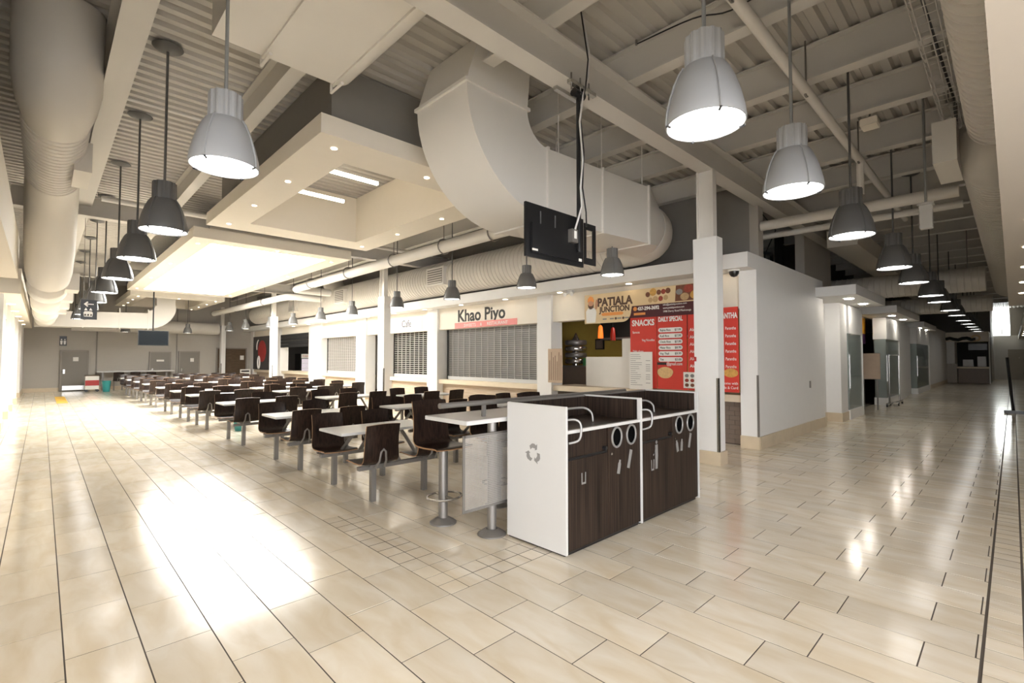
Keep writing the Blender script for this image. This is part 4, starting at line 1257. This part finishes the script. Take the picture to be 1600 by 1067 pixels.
B(2.82, 3.81, 24.775, 24.78, 2.14, 2.72).build('screen', 'screen', t)
MB().cyl((3.3, 24.86, 2.6), (3.3, 24.86, DZ - 0.02), 0.025, 10).build('pole', 'black', t)
# hanging direction sign
t = thing('direction_sign', 'black hanging sign with left arrow and seated group symbol', 'sign', (0.72, 14.3, 2.45))
B(0.59, 0.87, 14.28, 14.33, 2.46, 2.90).build('panel', 'black', t)
O = (0.59, 14.28, 2.46)
flat([(0.05, 0.34), (0.11, 0.40), (0.13, 0.38), (0.10, 0.35), (0.22, 0.35), (0.22, 0.33), (0.10, 0.33), (0.13, 0.30), (0.11, 0.28)], O, FY, 'whiteink', t, 'arrow')
flat([(0.06, 0.06), (0.20, 0.06), (0.21, 0.15), (0.19, 0.18), (0.07, 0.18), (0.05, 0.15)], O, FY, 'whiteink', t, 'table_symbol')
for x in (0.09, 0.17):
    flat([(x - 0.03, 0.20), (x + 0.03, 0.20), (x, 0.26)], O, FY, 'whiteink', t, 'figure_symbol')
for x in (0.08, 0.13, 0.18):
    flat([(x - 0.012, 0.08), (x + 0.012, 0.08), (x + 0.012, 0.12), (x - 0.012, 0.12)], O, FY, 'ink', t, 'symbol_gap', lift=0.003)
for x in (0.63, 0.83):
    MB().cyl((x, 14.3, 2.9), (x, 14.3, DZ), 0.005, 6).build('wire', 'metal', t)

# ------------------------------------------------------------------ waste stations
def station(x0, x1, label, first):
    yf, yb = 2.52, 3.20
    t = thing('waste_station', label, 'waste bin', ((x0 + x1) / 2, (yf + yb) / 2, 0))
    if first:
        B(x0 - 0.025, x0, yf - 0.005, yb, 0.02, 1.205).build('end_panel', 'laminate', t, bevel=0.002, label='white laminate end panel with recycling symbol')
    B(x1 - 0.022, x1, yf - 0.012, yb, 0.02, 1.215).build('divider_panel', 'laminate', t, bevel=0.002)
    xe = x1 - 0.024
    B(x0, xe, yf + 0.03, yb, 0.0, 0.05).build('plinth', 'black', t)
    B(x0, xe, yf + 0.02, yb - 0.02, 0.05, 0.985).build('carcass', 'wenge', t)
    xm = x0 + (xe - x0) * 0.515
    d = B(x0 + 0.004, xm - 0.003, yf, yf + 0.02, 0.04, 0.765).build('door', 'wenge', t)
    fl = B(x0 + 0.004, xm - 0.003, yf + 0.014, yf + 0.022, 0.785, 0.985).build('flap', 'wenge', t)
    B(x0 + 0.004, xm - 0.003, yf + 0.006, yf + 0.03, 0.765, 0.785).build('flap_gap', 'black', t)
    MB().cyl((xm - 0.05, yf - 0.02, 0.81), (xm - 0.05, yf + 0.02, 0.81), 0.018, 12).build('flap_latch', 'black', t)
    d2 = B(xm + 0.003, xe - 0.003, yf, yf + 0.02, 0.04, 0.985).build('door', 'wenge', t)
    B(x0, xe, yf - 0.006, yf + 0.03, 0.985, 1.012).build('front_edge', 'laminate', t)
    B(x0, xe, yf + 0.03, yb - 0.02, 0.985, 1.005).build('worktop', 'wengeh', t)
    B(x0, xe, yb - 0.02, yb, 0.05, 1.195).build('back_board', 'wenge', t)
    B(x0, xe, yb - 0.026, yb + 0.006, 1.195, 1.21).build('top_trim', 'metal', t)
    B(xe - 0.012, xe, yf + 0.03, yb - 0.02, 1.005, 1.20).build('side_lining', 'wenge', t)
    for q in (0.25, 0.70):
        cx = xm + (xe - xm) * q
        c = (cx, yf, 0.885)
        MB().tube([(cx + 0.075 * math.cos(a), yf - 0.004, 0.885 + 0.088 * math.sin(a)) for a in [2 * PI * k / 28 for k in range(28)]], 0.010, 8, closed=True).build('chute_ring', 'railgrey', d2, smooth=True)
        flat(ell(cx, 0.885, 0.072, 0.085, 24), (0, yf, 0), FY, 'hole', d2, 'chute_hole', 0.002)
    flat(ell(xm + 0.05, 0.80 - 0.055, 0.012, 0.012, 12), (0, yf, 0), FY, 'chrome', d2, 'lock', 0.006)
    # rails
    MB().tube(smooth_path([(x0 + 0.0, yf + 0.33, 1.135), (x0 + 0.52, yf + 0.33, 1.135), (x0 + 0.64, yf + 0.30, 1.125), (x0 + 0.675, yf + 0.26, 1.08), (x0 + 0.68, yf + 0.25, 1.005)]), 0.010, 10).build('tray_rail', 'railgrey', t, smooth=True)
    MB().tube(smooth_path([(x0 + 0.03, yf + 0.05, 1.09), (x0 + 0.09, yf - 0.01, 1.095), (x0 + 0.12, yf - 0.04, 1.06), (x0 + 0.12, yf - 0.045, 0.98), (x0 + 0.10, yf - 0.03, 0.925), (x0 + 0.03, yf + 0.012, 0.905)]), 0.010, 10).build('flap_handle', 'railgrey', t, smooth=True)
    O = (0, yf, 0)
    def rot(poly, cx, cz, a):
        return [(cx + p * math.cos(a) - q * math.sin(a), cz + p * math.sin(a) + q * math.cos(a)) for p, q in poly]
    bottle = [(-0.022, -0.06), (0.022, -0.06), (0.022, 0.03), (0.012, 0.045), (0.012, 0.065), (-0.012, 0.065), (-0.012, 0.045), (-0.022, 0.03)]
    if first:
        flat(rot(bottle, xm + 0.17, 0.61, -0.25), O, FY, 'greyink', d2, 'bottle_symbol')
        flat(rot([(-0.02, -0.085), (0.02, -0.085), (0.022, 0.085), (-0.022, 0.085)], xm + 0.345, 0.66, -0.3), O, FY, 'greyink', d2, 'bottle_symbol')
        u_ = [(-0.03, 0.05), (-0.02, 0.05), (-0.018, -0.03), (0.018, -0.03), (0.02, 0.05), (0.03, 0.05), (0.028, -0.045), (-0.028, -0.045)]
        flat(rot(u_, x0 + 0.21, 0.595, 0), O, FY, 'greyink', d, 'cup_symbol')
    else:
        for (dx, a) in ((0.10, 0.25), (0.20, -0.1)):
            flat(rot(bottle, xm + dx, 0.66, a), O, FY, 'greyink', d2, 'bottle_symbol')
        flat(rot([(-0.02, -0.08), (0.02, -0.08), (0.022, 0.08), (-0.022, 0.08)], xm + 0.39, 0.69, -0.3), O, FY, 'greyink', d2, 'bottle_symbol')
        px, pz = x0 + 0.26, 0.62
        flat(ell(px + 0.02, pz + 0.135, 0.016, 0.018, 12), O, FY, 'greyink', d, 'person_symbol')
        flat([(px - 0.005, pz + 0.11), (px + 0.04, pz + 0.11), (px + 0.045, pz + 0.0), (px + 0.035, pz - 0.13), (px + 0.022, pz - 0.13), (px + 0.018, pz), (px + 0.012, pz - 0.13), (px - 0.002, pz - 0.13), (px - 0.004, pz + 0.05), (px - 0.045, pz + 0.02), (px - 0.04, pz + 0.005), (px - 0.004, pz + 0.07)], O, FY, 'greyink', d, 'person_symbol')
        flat([(px - 0.085, pz - 0.03), (px - 0.075, pz - 0.03), (px - 0.072, pz - 0.12), (px - 0.042, pz - 0.12), (px - 0.038, pz - 0.03), (px - 0.028, pz - 0.03), (px - 0.033, pz - 0.135), (px - 0.08, pz - 0.135)], O, FY, 'greyink', d, 'bin_symbol')
    return t
sA = station(3.065, 4.185, 'white-ended waste station with tray rails, nearest the camera', True)
sB = station(4.187, 5.40, 'waste station with a person symbol, beside the white column', False)
# recycling symbol: three bent arrows
ep = [c for c in sA.children if c.name.startswith('end_panel')][0]
cy_, cz0, rs = 2.875, 0.785, 0.062
for k in range(3):
    a0 = PI / 2 + 2 * PI * k / 3
    def pt(r, a):
        return (r * math.cos(a), r * math.sin(a))
    pa = pt(rs, a0 - 0.55)
    corner_o = pt(rs * 1.12, a0)
    def tri(s_, a_):
        return pt(s_, a_)
    poly = [pt(0.0754, a0 + 0.62), pt(0.0858, a0 + 0.14), pt(0.0858, a0 - 0.14), pt(0.0780, a0 - 0.42), pt(0.0962, a0 - 0.50), pt(0.0572, a0 - 0.86), pt(0.0338, a0 - 0.55), pt(0.0494, a0 - 0.48), pt(0.0468, a0 - 0.08), pt(0.0494, a0 + 0.25), pt(0.0442, a0 + 0.80)]
    flat(poly, (3.04, cy_, cz0), FX, 'greyink', ep, 'recycling_arrow', 0.002)

# ------------------------------------------------------------------ seat shells, seating sets, bar
def shell_mesh(nm):
    """bent plywood shell facing +Y, origin at seat centre on z=0 of seat underside"""
    W2 = 0.215
    prof = [(0.205, 0.0), (0.19, 0.008), (0.12, 0.004), (0.0, -0.002), (-0.10, 0.0), (-0.155, 0.012), (-0.19, 0.045), (-0.205, 0.09), (-0.215, 0.18), (-0.232, 0.30), (-0.255, 0.42), (-0.262, 0.452)]
    th = 0.013
    nx = 9
    mb = MB()
    P_ = [Vector((0, a, b)) for a, b in prof]
    rows = []
    for side in (0, 1):
        for i, p in enumerate(P_):
            t_ = (P_[min(i + 1, len(P_) - 1)] - P_[max(i - 1, 0)]).normalized()
            nrm = Vector((0, -t_.z, t_.y))
            nrm = -nrm if nrm.dot(Vector((0, 1, 1))) < 0 else nrm
            for j in range(nx):
                u = -1 + 2 * j / (nx - 1)
                back = min(1, max(0, (p.z - 0.03) / 0.2))
                wid = W2 * (1 - 0.06 * back)
                q = p + nrm * (th * side)
                dy = 0.022 * back * u * u
                dz = -0.012 * u * u if i == len(P_) - 1 else 0.0
                sag = 0.010 * (1 - back) * u * u
                mb.v.append((u * wid, q.y + dy, q.z + dz + sag))
    R = len(P_)
    def id_(s_, i, j):
        return s_ * R * nx + i * nx + j
    for s_ in (0, 1):
        for i in range(R - 1):
            for j in range(nx - 1):
                mb.face([id_(s_, i, j), id_(s_, i, j + 1), id_(s_, i + 1, j + 1), id_(s_, i + 1, j)])
    mb.cur = 1
    for i in range(R - 1):
        for j in (0, nx - 1):
            mb.face([id_(0, i, j), id_(0, i + 1, j), id_(1, i + 1, j), id_(1, i, j)])
    for j in range(nx - 1):
        for i in (0, R - 1):
            mb.face([id_(0, i, j), id_(0, i, j + 1), id_(1, i, j + 1), id_(1, i, j)])
    return mb
shell_o = shell_mesh('seat_shell').build('seat_shell', ['chairwood', 'ply'], None, smooth=True)
shell_me = shell_o.data
bpy.data.objects.remove(shell_o)
# back bracket: narrow arch on the rear of the shell
mb = MB()
mb.tube([(-0.055, -0.155, -0.03), (-0.04, -0.222, 0.05), (-0.028, -0.236, 0.15), (0.0, -0.24, 0.178), (0.028, -0.236, 0.15), (0.04, -0.222, 0.05), (0.055, -0.155, -0.03)], 0.012, 8)
br_o = mb.build('back_bracket', 'metal', None, smooth=True)
br_me = br_o.data
bpy.data.objects.remove(br_o)

def add_shell(parent, loc, rz):
    s_ = bpy.data.objects.new('seat_shell', shell_me)
    COL.objects.link(s_)
    s_.parent = parent
    s_.location = loc
    s_.rotation_euler = (0, 0, rz)
    k = bpy.data.objects.new('back_bracket', br_me)
    COL.objects.link(k)
    k.parent = s_
    return s_

def seating_proto():
    t = thing('dining_set', 'x', 'dining set', (0, 0, 0))
    B(-0.62, 0.62, -0.31, 0.31, 0.725, 0.755).build('tabletop', 'laminate', t, bevel=0.004)
    B(-0.40, 0.40, -0.05, 0.05, 0.70, 0.725).build('table_plate', 'metal', t)
    for s_ in (-1, 1):
        B(-0.52, 0.52, s_ * 0.5 - 0.03, s_ * 0.5 + 0.03, 0.36, 0.405).build('beam', 'metal', t, bevel=0.004)
        for x in (-0.34, 0.34):
            B(x - 0.03, x + 0.03, s_ * 0.5 - 0.03, s_ * 0.5 + 0.03, 0.0, 0.36).build('leg', 'metal', t, bevel=0.004)
            B(x - 0.09, x + 0.09, s_ * 0.5 - 0.1, s_ * 0.5 + 0.1, 0.405, 0.425).build('seat_plate', 'metal', t)
            add_shell(t, (x, s_ * 0.5, 0.432), 0 if s_ < 0 else PI)
        MB().prism([(-0.03, 0), (0.03, 0), (0.03, 0.02), (-0.03, 0.02)], (0, s_ * 0.48, 0.39), (1, 0, 0), (0, 0, 1), (0, -s_ * 0.36, 0.32), 1.0).build('table_brace', 'metal', t)
        for x in (-0.28, 0.28):
            MB().tube([(x, s_ * 0.48, 0.39), (x * 0.9, s_ * 0.10, 0.71)], 0.022, 8).build('table_brace', 'metal', t)
    return t
proto = seating_proto()
used_p = [False]
rows = [
    ('beside the left walkway', 3.04, [5.53, 7.65, 10.38, 13.13, 15.05, 17.25, 19.9, 22.1, 24.3, 26.5]),
    ('in the middle row', 4.95, [5.50, 7.55, 10.38, 13.13, 15.05, 17.25, 19.9, 22.1, 24.3, 26.5]),
    ('nearest the storefronts', 6.50, [6.6, 9.6, 14.4, 17.25, 19.9, 24.3, 26.5]),
]
for (where, x, ys) in rows:
    for i, y in enumerate(ys):
        if not used_p[0]:
            o = proto
            used_p[0] = True
        else:
            o = copy_tree(proto)
        o.location = (x, y, 0)
        o['label'] = f'four-seat beam-mounted dining set {where}, {ORD[i]} from the camera end'
        o['group'] = 'beam-mounted dining sets of the food court'

# bar table with privacy panel, stools
t = thing('bar_table', 'high white bar table with grey poles behind the waste stations', 'table', (3.9, 3.55, 0))
B(2.60, 5.35, 3.235, 3.86, 1.025, 1.062).build('tabletop', 'laminate', t, bevel=0.004)
for x in (2.98, 4.9):
    MB().lathe([(0.13, 0.0), (0.13, 0.012), (0.07, 0.05), (0.05, 0.055)], 28, (x, 3.34, 0)).build('pole_base', 'metal', t, smooth=True)
    MB().cyl((x, 3.34, 0.04), (x, 3.34, 1.03), 0.042, 20).build('pole', 'metal', t, smooth=True)
MB().cyl((2.45, 3.42, 1.19), (5.3, 3.42, 1.19), 0.024, 14).build('rail', 'metal', t, smooth=True)
for x in (2.95, 4.0, 5.1):
    B(x - 0.02, x + 0.02, 3.41, 3.43, 1.06, 1.19).build('rail_post', 'metal', t)
mb = MB()
px0, px1, pz0, pz1 = 2.60, 3.60, 0.29, 0.925
nxh, nzh = 62, 40
for i in range(nxh + 1):
    x = px0 + (px1 - px0) * i / nxh
    mb.box(x - 0.0026, x + 0.0026, 3.272, 3.276, pz0, pz1)
for j in range(nzh + 1):
    z = pz0 + (pz1 - pz0) * j / nzh
    mb.box(px0, px1, 3.273, 3.275, z - 0.0026, z + 0.0026)
pp_ = mb.build('perforated_panel', 'perf', t)
fr_ = MB()
fr_.box(px0 - 0.01, px0 + 0.012, 3.268, 3.28, pz0 - 0.01, pz1 + 0.01).box(px1 - 0.012, px1 + 0.01, 3.268, 3.28, pz0 - 0.01, pz1 + 0.01).box(px0, px1, 3.268, 3.28, pz0 - 0.01, pz0 + 0.012).box(px0, px1, 3.268, 3.28, pz1 - 0.012, pz1 + 0.01)
fr_.build('panel_edge', 'metal', pp_)

def stool(x, y, label):
    t = thing('bar_stool', label, 'stool', (x, y, 0), group='fixed stools at the bar table')
    MB().lathe([(0.13, 0.0), (0.13, 0.012), (0.07, 0.05), (0.045, 0.055)], 28, (x, y, 0)).build('pole_base', 'metal', t, smooth=True)
    MB().cyl((x, y, 0.04), (x, y, 0.71), 0.045, 20).build('pole', 'metal', t, smooth=True)
    B(x - 0.09, x + 0.09, y - 0.1, y + 0.1, 0.71, 0.725).build('seat_plate', 'metal', t)
    MB().tube([(x + 0.045 * math.cos(a) + 0.13 * (math.cos(a)) , y - 0.02 + 0.15 * math.sin(a), 0.26) for a in [2 * PI * k / 24 for k in range(24)]], 0.011, 8, closed=True).build('foot_ring', 'chrome', t, smooth=True)
    MB().cyl((x, y - 0.17, 0.26), (x, y + 0.13, 0.26), 0.01, 8).build('ring_spoke', 'chrome', t)
    add_shell(t, (0, 0.02, 0.727), PI)
    return t
stool(2.845, 3.90, 'bar stool at the open end of the bar table')
stool(3.60, 3.95, 'bar stool in the middle of the bar table')
stool(4.35, 3.95, 'bar stool nearest the white column at the bar table')

# far wall high table with stools' backs, odds and ends
t = thing('wall_table', 'long high table standing against the far wall', 'table', (3.4, 31.4, 0))
B(1.95, 5.1, 31.1, 31.9, 0.90, 0.96).build('tabletop', 'laminate', t)
for x in (2.2, 3.5, 4.8):
    B(x - 0.04, x + 0.04, 31.45, 31.53, 0, 0.90).build('leg', 'metal', t)
for i, x in enumerate((2.75, 3.4, 4.05)):
    q = thing('side_chair', ('dark chair tucked at the left of the far wall table', 'dark chair tucked at the middle of the far wall table', 'dark chair tucked at the right of the far wall table')[i], 'chair', (x, 30.9, 0), group='chairs at the far wall table')
    add_shell(q, (0, 0, 0.46), 0)
    for (dx, dy) in ((-0.16, -0.14), (0.16, -0.14), (-0.16, 0.14), (0.16, 0.14)):
        MB().cyl((x + dx, 30.9 + dy, 0), (x + dx, 30.9 + dy, 0.46), 0.014, 8).build('leg', 'metal', q)
o = thing('floor_strip', 'narrow yellow strip lying on the floor before the far door', 'mat', (0.55, 25, 0))  # flat yellow strip with raised bars
B(0.42, 0.72, 23.5, 27.5, 0.0005, 0.008).build('strip_body', 'yellow_strip', o)
for k in range(8):
    B(0.44, 0.70, 23.7 + 0.5 * k, 23.74 + 0.5 * k, 0.008, 0.012).build('raised_bar', 'yellow_strip', o)
o = thing('cleaning_bucket', 'small teal bucket under the dining sets', 'bucket', (3.2, 12.0, 0))
MB().lathe([(0.001, 0.005), (0.09, 0.005), (0.12, 0.22), (0.125, 0.22), (0.095, 0.0), (0.001, 0.0)], 20, (3.2, 12.0, 0)).build('bucket_body', 'teal', o, smooth=True)
MB().tube([(3.2 + 0.12 * math.cos(a), 12.0, 0.22 + 0.10 * math.sin(a)) for a in [PI * k / 12 for k in range(13)]], 0.005, 6).build('handle', 'cable', o)
o = thing('floor_board_sign', 'small white notice board leaning beside the brown door', 'notice board', (8.55, 31.3, 0))
B(8.3, 8.85, 31.25, 31.28, 0.05, 0.95).build('board', 'paper', o)
for k in range(4):
    B(8.36, 8.78, 31.245, 31.25, 0.80 - 0.2 * k, 0.88 - 0.2 * k).build('text_line', 'ink', o)
for x in (8.33, 8.82):
    B(x - 0.015, x + 0.015, 31.28, 31.5, 0, 0.06).build('foot', 'metal', o)

# ------------------------------------------------------------------ small overhead details
t = thing('cable_tray', 'wire mesh cable tray beside the right corridor duct', 'cable tray', (6, 0.5, 4.78))
mb = MB()
for y in (0.40, 0.48, 0.56):
    mb.tube([(2.5, y, 4.78), (10, y, 4.78)], 0.006, 5)
for y in (0.36, 0.60):
    mb.tube([(2.5, y, 4.84), (10, y, 4.84)], 0.006, 5)
x = 2.5
while x < 10:
    mb.tube([(x, 0.36, 4.84), (x, 0.38, 4.78), (x, 0.58, 4.78), (x, 0.60, 4.84)], 0.005, 4)
    x += 0.15
w = mb.build('wire_mesh', 'steel', t)
w['kind'] = 'stuff'
for x in (3.6, 5.1, 6.6, 8.0, 9.5):
    MB().cyl((x, 0.48, 4.79), (x, 0.48, DZ), 0.008, 6).build('hanger_rod', 'metal', t)
MB().tube([(2.5, 0.44, 4.80), (5, 0.50, 4.80), (8, 0.43, 4.80), (10, 0.5, 4.80)], 0.014, 6).build('cable', 'black', t)
t = thing('emergency_light', 'small white twin-head emergency light under the storefront bulkhead', 'emergency light', (8.76, 7.1, 3.17))
B(8.72, 8.80, 7.02, 7.18, 3.12, 3.17).build('housing', 'laminate', t)
for y in (7.0, 7.2):
    MB().tube([(8.76, 7.1, 3.12), (8.74, y, 3.09), (8.68, y, 3.07)], [0.015, 0.02, 0.05], 12).build('lamp_head', 'white', t, smooth=True)
t = thing('sensor_box', 'small cream sensor box between beams over the right corridor', 'sensor', (8.1, 1.3, 4.85))
B(8.05, 8.3, 1.2, 1.4, 4.80, 4.90).build('box', 'cream', t, bevel=0.01)
MB().cyl((8.17, 1.3, 4.92), (8.17, 1.3, DZ), 0.012, 6).build('stem', 'metal', t)
t = thing('roof_cable', 'thin black cable sagging along the beam above the nearest right pendant', 'cable', (4.9, 1.0, 5.2))
MB().tube(smooth_path([(4.95, 3.0, 5.30), (4.93, 2.3, 5.24), (4.93, 1.9, 5.12), (4.94, 1.4, 5.18), (4.94, 0.8, 5.28)]), 0.008, 6).build('cord', 'black', t, smooth=True)
MB().cyl((4.95, 3.0, 5.29), (4.95, 3.0, 5.35), 0.015, 6).build('clip', 'metal', t)
t = thing('service_cart', 'small red and white cart standing left of the far wall table', 'cart', (1.75, 30.6, 0))
B(1.5, 2.0, 30.4, 30.9, 0.12, 0.75).build('cart_body', 'paper', t)
B(1.5, 2.0, 30.39, 30.4, 0.30, 0.55).build('front_panel', 'dryred', t)
B(1.48, 2.02, 30.38, 30.92, 0.75, 0.79).build('cart_top', 'brownwood', t)
for (dx, dy) in ((0.05, 0.05), (0.45, 0.05), (0.05, 0.45), (0.45, 0.45)):
    MB().cyl((1.5 + dx, 30.4 + dy - 0.02, 0.06), (1.5 + dx, 30.4 + dy + 0.02, 0.06), 0.06, 12).build('wheel', 'black', t)
t = thing('teal_bin', 'small teal bin between the cart and the far wall table', 'bin', (2.2, 30.2, 0))
MB().lathe([(0.001, 0), (0.13, 0), (0.17, 0.5), (0.175, 0.52), (0.165, 0.52), (0.125, 0.02), (0.001, 0.02)], 20, (2.25, 30.1, 0)).build('bin_body', 'teal', t, smooth=True)
